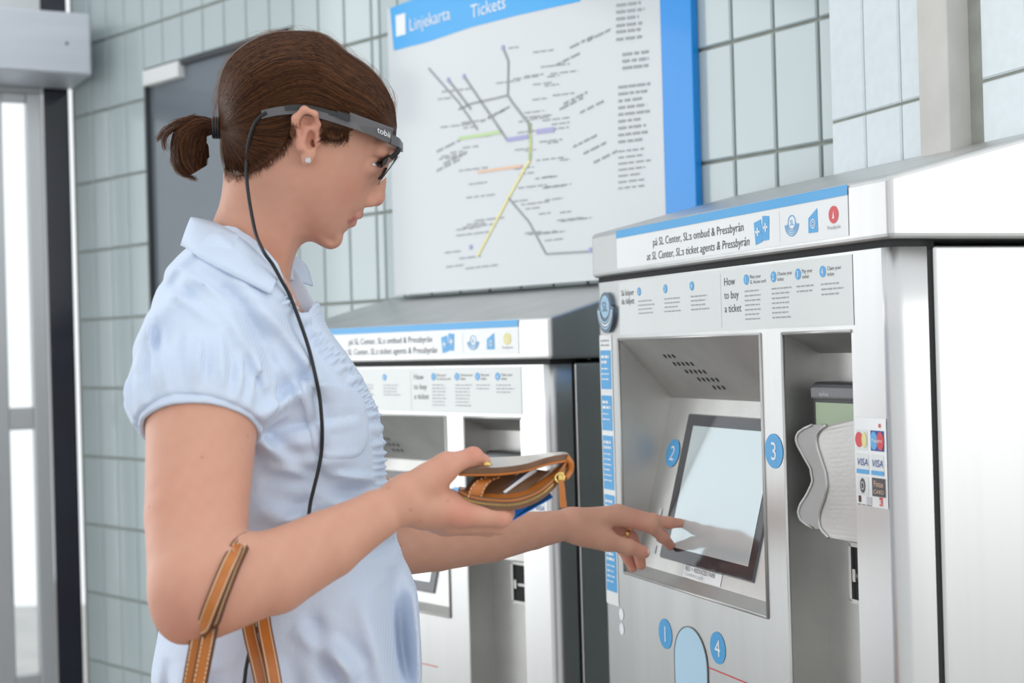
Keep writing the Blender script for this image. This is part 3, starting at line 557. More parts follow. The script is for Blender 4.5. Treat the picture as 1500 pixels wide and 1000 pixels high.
# ------------------------------------------------------------------ sculpting by distance fields
class Frame:
    """local axes at an image point: a right, b up, c towards the camera"""
    def __init__(s, x, y, Y):
        s.x, s.y, s.Y = x, y, Y; s.O = P(x, y, Y); v = nrm(s.O-CC); s.e1 = nrm(CR-v*(CR@v)); s.e2 = nrm(CU-v*(CU@v)-s.e1*(CU@s.e1)); s.n = -v
        s.k = float((s.O-CC)@CW)/F; s.B = np.stack([s.e1, s.e2, s.n])
    def ab(s, x, y): return np.array([(x-s.x)*s.k, (s.y-y)*s.k])
    def loc(s, p): return s.B@(np.asarray(p, float)-s.O)
    def px(s, x, y, c=0.): a, b = s.ab(x, y); return np.array([a, b, c])
    def world(s, v): return s.O+np.asarray(v)@s.B
class Grid:
    def __init__(s, lo, hi, h):
        s.lo = np.array(lo, float); s.h = h; s.n = np.ceil((np.array(hi)-s.lo)/h).astype(int)+1
        s.ax = [(s.lo[i]+h*np.arange(s.n[i])).astype(np.float32) for i in range(3)]; s.f = np.full(s.n, 1., np.float32)
    def sl(s, lo, hi):
        i0 = np.clip(np.floor((np.array(lo)-s.lo)/s.h).astype(int), 0, s.n); i1 = np.clip(np.ceil((np.array(hi)-s.lo)/s.h).astype(int)+1, 0, s.n)
        return tuple(slice(a, b) for a, b in zip(i0, i1))
    def xyz(s, q): return s.ax[0][q[0]][:, None, None], s.ax[1][q[1]][None, :, None], s.ax[2][q[2]][None, None, :]
    def comb(s, q, d, k, op='u'):
        f = s.f[q]
        if op == 'u':
            if k > 0: hh = np.maximum(k-np.abs(f-d), 0)/k; s.f[q] = np.minimum(f, d)-hh*hh*k*.25
            else: s.f[q] = np.minimum(f, d)
        else:
            d = -d
            if k > 0: hh = np.maximum(k-np.abs(f-d), 0)/k; s.f[q] = np.maximum(f, d)+hh*hh*k*.25
            else: s.f[q] = np.maximum(f, d)
    def cone(s, A, B, ra, rb, k=.004, op='u'):
        A = np.asarray(A, np.float32); B = np.asarray(B, np.float32); m = k*1.2+.004
        q = s.sl(np.minimum(A-ra, B-rb)-m, np.maximum(A+ra, B+rb)+m)
        if 0 in s.f[q].shape: return
        x, y, z = s.xyz(q); d = B-A; L = float(d@d)+1e-12
        t = np.clip(((x-A[0])*d[0]+(y-A[1])*d[1]+(z-A[2])*d[2])/L, 0, 1)
        dist = np.sqrt((x-A[0]-t*d[0])**2+(y-A[1]-t*d[1])**2+(z-A[2]-t*d[2])**2)-(ra+(rb-ra)*t)
        s.comb(q, dist, k, op)
    def chain(s, pts, rs, k=.004, k0=None):
        for i in range(len(pts)-1): s.cone(pts[i], pts[i+1], rs[i], rs[i+1], k0 if (i == 0 and k0 is not None) else k)
    def chain_s(s, pts, rs, k=.001):
        for i in range(len(pts)-1): s.cone(pts[i], pts[i+1], rs[i], rs[i+1], k, 's')
    def ell(s, C, r, k=.004, op='u', R=None):
        C = np.asarray(C, np.float32); r = np.asarray(r, np.float32); m = k*1.2+.004; rm = r if R is None else np.full(3, r.max())
        q = s.sl(C-rm-m, C+rm+m)
        if 0 in s.f[q].shape: return
        x, y, z = s.xyz(q); X = np.broadcast_arrays(x-C[0], y-C[1], z-C[2])
        if R is not None: X = [R[i][0]*X[0]+R[i][1]*X[1]+R[i][2]*X[2] for i in range(3)]
        k0 = np.sqrt(sum((X[i]/r[i])**2 for i in range(3))); k1 = np.sqrt(sum((X[i]/r[i]**2)**2 for i in range(3)))+1e-6
        s.comb(q, k0*(k0-1)/k1, k, op)
    def mesh(s, smooth=1):
        f = s.f; neg = f < 0
        c = neg[:-1, :-1, :-1].astype(np.int8)
        for i, j, k in [(1, 0, 0), (0, 1, 0), (0, 0, 1), (1, 1, 0), (1, 0, 1), (0, 1, 1), (1, 1, 1)]:
            c = c+neg[i:f.shape[0]-1+i, j:f.shape[1]-1+j, k:f.shape[2]-1+k]
        act = np.argwhere((c > 0) & (c < 8)); idm = -np.ones(c.shape, np.int32); idm[tuple(act.T)] = np.arange(len(act))
        cor = np.array([(i, j, k) for i in (0, 1) for j in (0, 1) for k in (0, 1)])
        val = np.stack([f[tuple((act+o).T)] for o in cor], 1); acc = np.zeros((len(act), 3)); cnt = np.zeros(len(act))
        for a in range(8):
            for b in range(a+1, 8):
                if np.abs(cor[a]-cor[b]).sum() != 1: continue
                va, vb = val[:, a], val[:, b]; m = (va < 0) != (vb < 0); t = np.where(m, va/np.where(m, va-vb, 1), 0)
                acc += np.where(m[:, None], cor[a]+t[:, None]*(cor[b]-cor[a]), 0); cnt += m
        V = s.lo+(act+acc/cnt[:, None])*s.h; Fs = []
        for axis in range(3):
            sh = [slice(None)]*3; sh[axis] = slice(0, -1); sh2 = [slice(None)]*3; sh2[axis] = slice(1, None)
            e = np.argwhere(neg[tuple(sh)] != neg[tuple(sh2)])
            o1, o2 = [(1, 2), (2, 0), (0, 1)][axis]
            ok = (e[:, o1] > 0) & (e[:, o2] > 0) & (e[:, o1] < f.shape[o1]-1) & (e[:, o2] < f.shape[o2]-1); e = e[ok]
            d1 = np.zeros(3, int); d1[o1] = 1; d2 = np.zeros(3, int); d2[o2] = 1
            Q = np.stack([idm[tuple((e-d1-d2).T)], idm[tuple((e-d2).T)], idm[tuple(e.T)], idm[tuple((e-d1).T)]], 1)
            fl = ~neg[tuple(e.T)]; Q[fl] = Q[fl][:, ::-1]; Fs.append(Q)
        Q = np.concatenate(Fs); Q = Q[(Q >= 0).all(1)]
        for _ in range(smooth):
            a = np.zeros_like(V); n = np.zeros(len(V))
            for i in range(4):
                np.add.at(a, Q[:, i], V[Q[:, (i+1) % 4]]); np.add.at(a, Q[:, i], V[Q[:, (i+3) % 4]]); np.add.at(n, Q[:, i], 2)
            V = V*.5+.5*a/np.maximum(n, 1)[:, None]
        return V, Q
def np_mesh(name, V, Q, mats, parent=None, tint=None, smooth=True, mi=None):
    me = bpy.data.meshes.new(name); me.vertices.add(len(V)); me.vertices.foreach_set('co', np.asarray(V, np.float32).ravel())
    k = Q.shape[1]; me.loops.add(Q.size); me.loops.foreach_set('vertex_index', Q.astype(np.int32).ravel())
    me.polygons.add(len(Q)); me.polygons.foreach_set('loop_start', np.arange(0, Q.size, k, dtype=np.int32))
    for m in (mats if isinstance(mats, (list, tuple)) else [mats]): me.materials.append(M[m])
    if mi is not None: me.polygons.foreach_set('material_index', mi.astype(np.int32))
    me.update(calc_edges=True); me.polygons.foreach_set('use_smooth', [smooth]*len(Q))
    if tint is not None:
        at = me.color_attributes.new('tint', 'FLOAT_COLOR', 'POINT'); at.data.foreach_set('color', np.concatenate([tint, np.ones((len(V), 1))], 1).astype(np.float32).ravel())
    me.validate(); return link(name, me, parent)
def poly_sd(px, py, poly):
    """signed distance (negative inside) to a closed polygon, on arrays"""
    d = np.full(np.broadcast(px, py).shape, 1e9); ins = np.zeros(d.shape, bool); n = len(poly)
    for i in range(n):
        a, b = poly[i], poly[(i+1) % n]; e = b-a; wx, wy = px-a[0], py-a[1]; t = np.clip((wx*e[0]+wy*e[1])/(e@e+1e-12), 0, 1)
        d = np.minimum(d, (wx-e[0]*t)**2+(wy-e[1]*t)**2); cnd = (a[1] <= py) != (b[1] <= py)
        with np.errstate(divide='ignore', invalid='ignore'): xx = a[0]+(py-a[1])/(b[1]-a[1]+1e-12)*e[0]
        ins ^= cnd & (px < xx)
    return np.where(ins, -1, 1)*np.sqrt(d)
def inflate(g, poly, W, D, k=0., op='u', extra=None, soft=0.):
    """rounded body whose outline in the a,b plane is poly; half width W (array over b or scalar)"""
    a, b = g.ax[0][:, None], g.ax[1][None, :]; de = -poly_sd(a, b, poly); dn = np.clip(de/D, -3, 1)
    if soft:
        fx, fy = np.fft.fftfreq(dn.shape[0], g.h)[:, None], np.fft.fftfreq(dn.shape[1], g.h)[None, :]
        bl = np.fft.ifft2(np.fft.fft2(np.clip(dn, -.3, 1))*np.exp(-2*(math.pi*soft)**2*(fx**2+fy**2))).real; wt = np.clip((de-.0015)/.012, 0, 1); wt = wt*wt*(3-2*wt); dn = dn*(1-wt)+bl*wt
    Wv = W if np.isscalar(W) else np.broadcast_to(W[None, :], de.shape)
    c = g.ax[2][None, None, :]; base = (1-dn)**2
    q = np.sqrt((c/(Wv if np.isscalar(W) else Wv[:, :, None]))**2+base[:, :, None]); d = ((q-1)*.04).astype(np.float32)
    if extra is not None: d = np.maximum(d, extra[:, :, None].astype(np.float32))
    s_ = (slice(None),)*3; g.comb(s_, d, k, op)

# ------------------------------------------------------------------ the woman
attr_mat('skin', .48, sss=.18, spec=.35, bump=(420, .10)); attr_mat('hair', .42, spec=.22)
person = empty('person', (P(420, 650, 1.69)[0], P(420, 650, 1.69)[1], 0))
tag(person, 'woman in light blue checked short-sleeved shirt touching the ticket machine screen', 'person')
SKIN = np.array([.61, .318, .222]); RED = np.array([.60, .22, .165]); LIP = np.array([.34, .10, .105])
def blend(t, pts, c, r, col, w):
    d = ((pts-c)**2).sum(1); g = np.exp(-d/(r*r))[:, None]*w; return t*(1-g)+col*g
parts = []
# --- head and neck
H = Frame(455, 215, 1.69); hk = H.k
g = Grid([*H.ab(285, 470), -.105], [*H.ab(600, 40), .105], .0015)
sil = [(573, 205), (571, 224), (562, 242), (552, 264), (542, 286), (533.5, 303), (527.5, 311), (517, 319), (513, 326), (508, 336), (501.5, 342), (499.5, 352), (494, 361), (482, 365.5), (469, 361), (452, 351), (438, 344), (424, 333),
       (396, 312), (352, 290), (335, 252), (328, 215), (326, 170), (332, 125), (354, 92), (400, 70), (450, 66), (490, 80), (530, 108), (558, 140), (570, 172)]
sil = [H.ab(*q) for q in catmull(sil, 4, True)]
bb = g.ax[1]; Wb = np.interp(bb, [H.ab(0, y)[1] for y in (370, 345, 310, 270, 230, 180, 60)], [.048, .056, .061, .067, .071, .074, .076])
inflate(g, sil, Wb, np.interp(g.ax[0], [H.ab(x, 0)[0] for x in (430, 490, 540)], [.056, .080, .095])[:, None], soft=.015)
g.chain([H.px(402, 262), H.px(372, 345), H.px(352, 400), H.px(338, 470)], [.050, .0490, .054, .075], .004, .02)
g.cone(H.px(436, 250, .045), H.px(400, 395, .030), .010, .009, .02); g.cone(H.px(436, 250, -.045), H.px(400, 395, -.030), .010, .009, .02)   # neck muscles
for s in (1, -1):
    g.ell(H.px(555, 243, .034*s), (.012, .0115, .016), .010, 's')             # eye sockets
    g.ell(H.px(537, 241, .031*s), (.0128, .0128, .0138), .004)                # lids
    g.chain_s([H.px(550, 238, .021*s), H.px(554, 238, .030*s), H.px(550.5, 238.5, .0395*s), H.px(542, 240.5, .0442*s)], [.0018, .0030, .0030, .0016])   # lid opening
    g.cone(H.px(568, 224, .012*s), H.px(556, 219, .045*s), .007, .006, .012)  # brow ridge
    g.ell(H.px(539, 294, .0105*s), (.0090, .0076, .0066), .003)               # nostril wings
    g.ell(H.px(547, 300.5, .0058*s), (.0062, .0030, .0030), .002, 's')        # nostrils
    g.chain([H.px(523, 314, 0), H.px(519, 315.5, .012*s), H.px(511, 317, .021*s)], [.0046, .0044, .0018], .004)
    g.chain([H.px(513, 325, 0), H.px(512, 324, .012*s), H.px(509, 318.5, .020*s)], [.0050, .0046, .0016], .004)
    g.chain([H.px(520, 319.5, 0), H.px(514, 319.5, .012*s), H.px(508, 317.5, .021*s)], [.0012, .0012, .0010], .0015)
g.chain([H.px(557, 240), H.px(551.5, 268), H.px(550, 284)], [.0070, .0078, .0092], .008); g.ell(H.px(549, 290.5), (.0100, .0092, .0100), .004)
g.cone(H.px(540, 309.5, -.02), H.px(540, 309.5, .02), .0042, .0042, .003, 's')
g.cone(H.px(521, 320, -.012), H.px(521, 320, .012), .0014, .0012, .0015, 's')
# ear
for s in (1, -1):
    c0 = .071*s
    g.ell(H.px(450, 198, c0+.004*s), (17*hk, 32*hk, .011), .006)
    g.chain([H.px(457, 226, c0+.006*s), H.px(441, 216, c0+.012*s), H.px(433, 196, c0+.015*s), H.px(435, 176, c0+.017*s), H.px(447, 164, c0+.018*s), H.px(461, 170, c0+.015*s), H.px(466, 184, c0+.009*s), H.px(461, 196, c0+.007*s)], [.0040, .0042, .0042, .0042, .0040, .0038, .0030, .0022], .003)
    g.ell(H.px(449, 232, c0+.008*s), (8*hk, 10*hk, .0055), .005)
    g.ell(H.px(456, 206, c0+.014*s), (8.5*hk, 14*hk, .0105), .002, 's'); g.ell(H.px(452, 179, c0+.016*s), (9*hk, 8.5*hk, .0085), .002, 's'); g.ell(H.px(460, 210, c0+.004*s), (.0035, .0045, .008), .002, 's')
    g.cone(H.px(444, 206, c0+.012*s), H.px(450, 188, c0+.011*s), .0030, .0026, .003); g.ell(H.px(464, 207, c0+.007*s), (.0035, .006, .0045), .003)
V, Q = g.mesh(1)
t = np.tile(SKIN, (len(V), 1))
for s in (1, -1):
    for (x, y, c, r, col, w_) in ((522, 285, .055, .022, RED, .55), (450, 195, .085, .02, RED, .35), (458, 330, .06, .035, RED, .18)):
        t = blend(t, V, H.px(x, y, c*s), r, col, w_)
    for (x, y, c) in ((525, 315, 0), (520, 315.5, .010), (514, 317, .018), (515, 325, 0), (513, 324, .010), (510, 320, .018)): t = blend(t, V, H.px(x, y, c*s), .0050, LIP, .95)
n = sum(np.sin(V@nrm(rng.normal(size=3))*rng.uniform(120, 600)+rng.uniform(0, 6)) for _ in range(9))/9; t = t*(1+.05*n[:, None]*np.array([.6, 1.2, 1.3]))
t = blend(t, V, H.px(556, 295), .012, RED, .6)
parts.append((H.world(V), Q, t))
# --- arms (one field each, shoulder to fingertips)
def Lp(fr, q): return [fr.loc(P(*p)) for p in q]
AR = Frame(430, 700, 1.5)
def arm(chain, rads, extra, palm, fingers, thumb, h, knk):
    allp = [AR.loc(P(*q)) for q in chain]+[AR.loc(P(*q)) for f in fingers for q in f[0]]+[AR.loc(P(*q)) for q in thumb[0]]
    lo = np.min(allp, 0)-.085; hi = np.max(allp, 0)+.075; g = Grid(lo, hi, h)
    g.chain(Lp(AR, chain), rads, .003)
    for p, r, k in extra: g.ell(AR.loc(P(*p)), (r, r, r), k)
    for a, b, ra, rb in palm: g.cone(AR.loc(P(*a)), AR.loc(P(*b)), ra, rb, .010)
    for pts, rs in fingers: g.chain(Lp(AR, pts), rs, .0022, .006)
    g.chain(Lp(AR, thumb[0]), thumb[1], .003, .012)
    for pts, rs in fingers+[thumb]:
        for p, r in list(zip(pts, rs))[1:-1]: q = AR.loc(P(*p)); g.ell(q, (r*1.06,)*3, .004)
    V, Q = g.mesh(1); Vw = AR.world(V); t = np.tile(SKIN, (len(V), 1))
    for p, r, w_ in knk: t = blend(t, V, AR.loc(P(*p)), r, RED, w_)
    n = sum(np.sin(V@nrm(rng.normal(size=3))*rng.uniform(120, 500)+rng.uniform(0, 6)) for _ in range(9))/9; t = t*(1+.06*n[:, None]*np.array([.6, 1.2, 1.3]))
    for _ in range(26):
        p = V[rng.integers(len(V))]; t = blend(t, V, p, rng.uniform(.0009, .0015), np.array([.30, .13, .08]), .6)
    parts.append((Vw, Q, t))
NEAR = [(316, 450, 1.585), (296, 620, 1.50), (288, 755, 1.445), (291, 855, 1.405)]
W0 = (592, 733, 1.466)
arm(NEAR+[(400, 838, 1.42), (480, 797, 1.44), (550, 755, 1.455), W0], [.058, .0555, .0495, .0470, .0400, .0335, .0245, .0200],
    [((270, 906, 1.405), .020, .03), ((312, 852, 1.40), .046, .02)],
    [(W0, (675, 752, 1.474), .0195, .0125), (W0, (664, 762, 1.488), .0195, .0128), (W0, (652, 766, 1.503), .0190, .0120), (W0, (640, 764, 1.518), .018, .011), ((603, 720, 1.466), (650, 688, 1.468), .0185, .0120), ((625, 735, 1.480), (655, 740, 1.482), .024, .017)],
    [([(676, 753, 1.473), (735, 757, 1.478), (741, 752, 1.500), (740, 742, 1.518)], [.0125, .0098, .0085, .0072]),
     ([(664, 763, 1.488), (731, 768, 1.495), (736, 764, 1.516), (735, 752, 1.535)], [.0125, .0095, .0083, .0072]),
     ([(652, 767, 1.503), (716, 772, 1.512), (728, 766, 1.532), (728, 754, 1.550)], [.0120, .0090, .0080, .0070]),
     ([(640, 765, 1.518), (694, 770, 1.528), (712, 762, 1.543), (712, 750, 1.555)], [.0105, .0080, .0070, .0062])],
    ([(630, 702, 1.466), (655, 681, 1.470), (693, 668.5, 1.478), (709, 676, 1.486)], [.0150, .0118, .0088, .0072]), .0017,
    [((676, 756, 1.46), .016, .55), ((694, 660, 1.47), .012, .5), ((660, 690, 1.46), .02, .2), ((268, 910, 1.37), .04, .4), ((740, 757, 1.47), .01, .4), ((240, 760, 1.42), .05, .2)])
FW = (838, 767, 2.046)
arm([(335, 455, 1.82), (470, 640, 1.87), (578, 798, 1.90), (640, 796, 1.935), (720, 788, 1.985), (780, 777, 2.02), FW], [.055, .045, .040, .0355, .0315, .0255, .0198],
    [], [(FW, (902, 757, 2.072), .0190, .0118), (FW, (905, 752, 2.086), .0185, .0122), (FW, (895, 765, 2.10), .0175, .0110), (FW, (886, 775, 2.11), .016, .0100), ((845, 778, 2.045), (888, 790, 2.056), .0165, .0120)],
    [([(902, 757, 2.072), (953, 770, 2.086), (971, 786, 2.103), (982, 799, 2.116)], [.0120, .0096, .0083, .0070]),
     ([(905, 751, 2.086), (957, 762, 2.094), (980, 765.5, 2.103), (996, 766, 2.110)], [.0120, .0093, .0080, .0068]),
     ([(895, 765, 2.10), (924, 786, 2.106), (936, 810, 2.100), (939, 827, 2.094)], [.0112, .0088, .0082, .0072]),
     ([(886, 775, 2.11), (908, 800, 2.112), (920, 818, 2.110), (927, 832, 2.104)], [.0100, .0078, .0070, .0062])],
    ([(858, 783, 2.047), (890, 792, 2.056), (921, 801, 2.060), (943, 808.5, 2.064)], [.0150, .0128, .0105, .0090]), .0017,
    [((930, 770, 2.08), .02, .4), ((978, 795, 2.10), .02, .35), ((990, 766, 2.10), .018, .35), ((938, 822, 2.09), .02, .35), ((926, 828, 2.1), .015, .35), ((945, 808, 2.05), .012, .45), ((915, 790, 2.09), .02, .4)])
# --- torso under the shirt and legs under the trousers (coarse)
TR = Frame(420, 650, 1.69); tk = TR.k
TY = [335, 352, 372, 392, 415, 440, 480, 520, 560, 600, 640, 680, 720, 760, 800, 860, 930, 1000, 1120, 1200]
TB = [300, 288, 276, 264, 256, 250, 246, 244, 243, 243, 245, 247, 247, 245, 243, 240, 238, 236, 233, 233]
TF = [402, 410, 424, 436, 449, 462, 482, 507, 531, 552, 563, 565, 567, 577, 588, 601, 611, 616, 621, 621]
TWd = [.058, .072, .098, .128, .150, .166, .172, .170, .163, .157, .153, .149, .147, .147, .150, .157, .164, .171, .178, .178]
def torso_at(y): return np.interp(y, TY, TB), np.interp(y, TY, TF), np.interp(y, TY, TWd)
def torso_c(x, y, off=0.):
    b_, f_, w_ = torso_at(y); u = abs((x-(b_+f_)/2)/((f_-b_)/2)); return w_*max(0., 1-u**2.3)**(1/2.3)+off
def torso_field(g, off):
    bpx = TR.y-g.ax[1]/tk; xb, xf, wd = torso_at(bpx); xc = ((xb+xf)/2-TR.x)*tk; ax = (xf-xb)/2*tk
    a, c = g.ax[0][:, None, None], g.ax[2][None, None, :]; xc, ax, wd = (q[None, :, None] for q in (xc, ax-off, wd-off))
    return ((np.abs((a-xc)/ax)**2.3+np.abs(c/wd)**2.3)**(1/2.3)-1)*np.minimum(ax, wd)*.9
g = Grid([*TR.ab(215, 1330), -.20], [*TR.ab(640, 325), .20], .006); g.comb((slice(None),)*3, torso_field(g, .022).astype(np.float32), .0)
V, Q = g.mesh(1); parts.append((TR.world(V), Q, np.tile(SKIN, (len(V), 1))))
nv = 0; VV, QQ, TT = [], [], []
for v_, q_, t_ in parts: VV.append(v_); QQ.append(q_+nv); TT.append(t_); nv += len(v_)
org = np.array(person.location)
np_mesh('body', np.concatenate(VV)-org, np.concatenate(QQ), 'skin', person, np.concatenate(TT))
def pb(mb, name, mats, **k):      # build in world space, attach to the person
    mb.v = [tuple(np.array(v)-org) for v in mb.v]; return mb.build(name, mats, person, **k)
# eyes, lashes, brow
for s in (1, -1):
    c_ = H.px(537, 241, .031*s); e = MB()
    for i in range(9):
        for j in range(16):
            f = lambda i, j: H.world(c_+.0121*np.array([math.cos(math.pi*i/9), math.sin(math.pi*i/9)*math.cos(2*math.pi*j/16), math.sin(math.pi*i/9)*math.sin(2*math.pi*j/16)]))
            e.mi = 1 if i < 2 else 0; e.quad(f(i, j), f(i+1, j), f(i+1, j+1), f(i, j+1))
    pb(e, 'eye', ['eye_white', 'iris'], smooth=True)
    l = MB()
    for i in range(14):
        u = i/13; p0 = H.px(554-8*u*u, 235.5+2.2*u, (.020+.024*u)*s); p1 = p0+np.array([.0065*(1-.3*u), -.0030, .003*s*u]); l.tube([H.world(p0), H.world((p0+p1)/2+np.array([0, -.0006, 0])), H.world(p1)], [.00045, .00035, .0001], 4)
    for i in range(40):
        u = i/39; p0 = H.px(571-16*u, 219-1.2*math.sin(u*3)-2*u, (.010+.036*u)*s)+np.array([.0022, 0, .001*s]); l.tube([H.world(p0), H.world(p0+np.array([-.004, .0025, .003*s]))], [.0005, .0002], 4)
    pb(l, 'lashes_and_brow', 'lash')
# finger nails
def nail(p, ax, up, w_, l_, name='nail'):
    p, ax, up = np.asarray(p), nrm(ax), nrm(up); sd = nrm(np.cross(ax, up)); m = MB()
    for i in range(5):
        for j in range(6):
            f = lambda i, j: p+ax*l_*(i/5-.5)+sd*w_*(j/6-.5)*(1-.3*(i/5)**4)-up*w_*.45*(2*(j/6-.5))**2*.6
            m.quad(f(i, j), f(i+1, j), f(i+1, j+1), f(i, j+1))
    pb(m, name, 'nail_mat', smooth=True)
mat('nail_mat', (.74, .50, .42), .22, coat=.4)
nail(P(946, 805.5, 2.0565), P(948, 810, 2.065)-P(921, 801, 2.06), P(943, 802, 2.050)-P(943, 808, 2.064), .011, .012)
nail(P(711, 671, 1.481), P(712, 677, 1.487)-P(693, 668, 1.478), P(711, 668, 1.478)-P(709, 676, 1.486), .009, .010)

# --- shirt
def shirt_material(name, c1, c2):
    m = mat(name, c1, .75, spec=.25, sss=.0); nt = m.node_tree; b = nt.nodes['Principled BSDF']
    tc = nt.nodes.new('ShaderNodeTexCoord'); sx = nt.nodes.new('ShaderNodeSeparateXYZ'); nt.links.new(tc.outputs['Object'], sx.inputs[0])
    outs = []
    for ax_, per in (('X', .0020), ('Z', .0020)):
        mu = nt.nodes.new('ShaderNodeMath'); mu.operation = 'MULTIPLY'; mu.inputs[1].default_value = 2*math.pi/per; nt.links.new(sx.outputs[ax_], mu.inputs[0])
        sn = nt.nodes.new('ShaderNodeMath'); sn.operation = 'SINE'; nt.links.new(mu.outputs[0], sn.inputs[0]); outs.append(sn)
    ad = nt.nodes.new('ShaderNodeMath'); ad.operation = 'ADD'; nt.links.new(outs[0].outputs[0], ad.inputs[0]); nt.links.new(outs[1].outputs[0], ad.inputs[1])
    rr = nt.nodes.new('ShaderNodeMapRange'); rr.inputs[1].default_value = -1.2; rr.inputs[2].default_value = 1.2; nt.links.new(ad.outputs[0], rr.inputs[0])
    mx = nt.nodes.new('ShaderNodeMix'); mx.data_type = 'RGBA'; mx.inputs[6].default_value = (*c1, 1); mx.inputs[7].default_value = (*c2, 1); nt.links.new(rr.outputs[0], mx.inputs[0]); nt.links.new(mx.outputs[2], b.inputs['Base Color'])
    n = nt.nodes.new('ShaderNodeTexNoise'); n.inputs['Scale'].default_value = 55; n.inputs['Detail'].default_value = 5; nt.links.new(tc.outputs['Object'], n.inputs['Vector'])
    bp = nt.nodes.new('ShaderNodeBump'); bp.inputs['Strength'].default_value = .55; bp.inputs['Distance'].default_value = .003; nt.links.new(n.outputs[0], bp.inputs['Height']); nt.links.new(bp.outputs[0], b.inputs['Normal'])
shirt_material('shirt', (.54, .635, .80), (.67, .73, .82))
g = Grid([*TR.ab(170, 1125), -.235], [*TR.ab(640, 325), .262], .0028)
g.comb((slice(None),)*3, torso_field(g, 0.).astype(np.float32), 0.)
SL = [(326, 436, 1.605), (306, 515, 1.548), (296, 592, 1.512), (292, 655, 1.487)]
sl = Lp(TR, SL); axis = nrm(sl[3]-sl[1]); cutp = TR.loc(P(293, 633, 1.495))
gs = Grid(g.lo, g.lo+(g.n-1)*g.h, g.h); gs.f = np.full(g.n, 1., np.float32)
gs.chain(sl, [.066, .0725, .0685, .0590], .004)
X, Y_, Z_ = gs.ax[0][:, None, None], gs.ax[1][None, :, None], gs.ax[2][None, None, :]
along = (X-cutp[0])*axis[0]+(Y_-cutp[1])*axis[1]+(Z_-cutp[2])*axis[2]
e_u = nrm(np.cross(axis, [0, 0, 1.])); e_v = np.cross(axis, e_u)
th = np.arctan2((X-cutp[0])*e_v[0]+(Y_-cutp[1])*e_v[1]+(Z_-cutp[2])*e_v[2], (X-cutp[0])*e_u[0]+(Y_-cutp[1])*e_u[1]+(Z_-cutp[2])*e_u[2])
puff = np.exp(-((along+.045)/.030)**2)
gs.f = gs.f-(.0048*puff+.0030*np.exp(-((along+.035)/.022)**2)*(np.sin(th*17+2*np.sin(th*3))+.6*np.sin(th*29+1))).astype(np.float32)
gs.f = np.maximum(gs.f, (along+.006).astype(np.float32))
g.comb((slice(None),)*3, gs.f, .022); del gs, th, puff
far = Lp(TR, [(336, 446, 1.79), (380, 520, 1.835), (425, 590, 1.86)]); g.chain(far, [.062, .062, .056], .025)
# folds: (x0, y0, x1, y1, width px, height m)
xpx = TR.x+g.ax[0]/tk; ypx = TR.y-g.ax[1]/tk; XX, YY = np.meshgrid(xpx, ypx, indexing='ij'); disp = np.zeros_like(XX)
for (x0, y0, x1, y1, wd, amp) in [
        (390, 470, 480, 590, 10, .0032), (400, 520, 470, 640, 9, .0022), (385, 620, 470, 560, 9, .0035), (380, 660, 480, 640, 12, .0030), (385, 700, 520, 690, 11, -.0030), (372, 640, 440, 690, 9, .0030),
        (375, 735, 480, 770, 12, .0040), (450, 700, 560, 735, 12, -.0035), (480, 735, 575, 720, 9, .0035), (430, 790, 540, 745, 11, .0035), (500, 800, 585, 790, 10, -.003),
        (430, 890, 520, 960, 12, .0050), (450, 880, 500, 1000, 11, -.0045), (520, 850, 560, 1000, 16, .0055), (570, 820, 590, 1000, 13, -.0045), (600, 850, 606, 1000, 9, .004), (400, 930, 420, 1020, 14, .005), (300, 950, 310, 1040, 14, .005), (265, 940, 262, 1040, 9, -.004),
        (300, 400, 370, 440, 12, .0022), (290, 430, 250, 500, 10, .0028), (330, 440, 390, 520, 13, -.0032), (250, 470, 225, 560, 9, .003), (340, 470, 385, 560, 10, .0034), (240, 420, 300, 460, 9, -.002), (210, 540, 260, 470, 8, .0025), (360, 520, 390, 600, 8, -.003), (450, 470, 520, 560, 9, .0018), (232, 470, 260, 585, 5, .0022), (258, 500, 268, 578, 4, .002), (285, 505, 288, 575, 4, -.002), (310, 510, 312, 572, 4, .002), (335, 500, 340, 580, 5, .0022), (300, 380, 250, 440, 6, .002), (310, 350, 420, 470, 7, .0018), (270, 410, 360, 480, 6, .0022), (255, 440, 330, 500, 6, .002), (400, 640, 520, 620, 6, .0016), (392, 680, 470, 700, 6, .0022), (400, 760, 470, 730, 6, .0022), (470, 690, 550, 700, 5, .0018)]:
    ex_, ey_ = x1-x0, y1-y0; L2 = ex_*ex_+ey_*ey_; t_ = ((XX-x0)*ex_+(YY-y0)*ey_)/L2; tc_ = np.clip(t_, 0, 1)
    dx, dy = XX-x0-tc_*ex_, YY-y0-tc_*ey_; cr = ((XX-x0)*ey_-(YY-y0)*ex_)/math.sqrt(L2)
    fall = np.clip(np.sin(np.pi*np.clip(t_, 0, 1)), 0, 1)**.6*(np.abs(t_-.5) < .5)
    disp += 2.1*amp*fall*(np.exp(-(cr/wd)**2)-.55*np.exp(-((cr-1.9*wd)/wd)**2))
r3 = np.random.default_rng(5)
for _ in range(14):
    kx, ky = r3.normal(size=2)*.035; disp += .0006*np.sin(XX*kx+YY*ky+r3.uniform(0, 6))
g.f -= (disp[:, :, None]*np.clip((g.ax[2][None, None, :]+.05)/.08, 0, 1)).astype(np.float32)
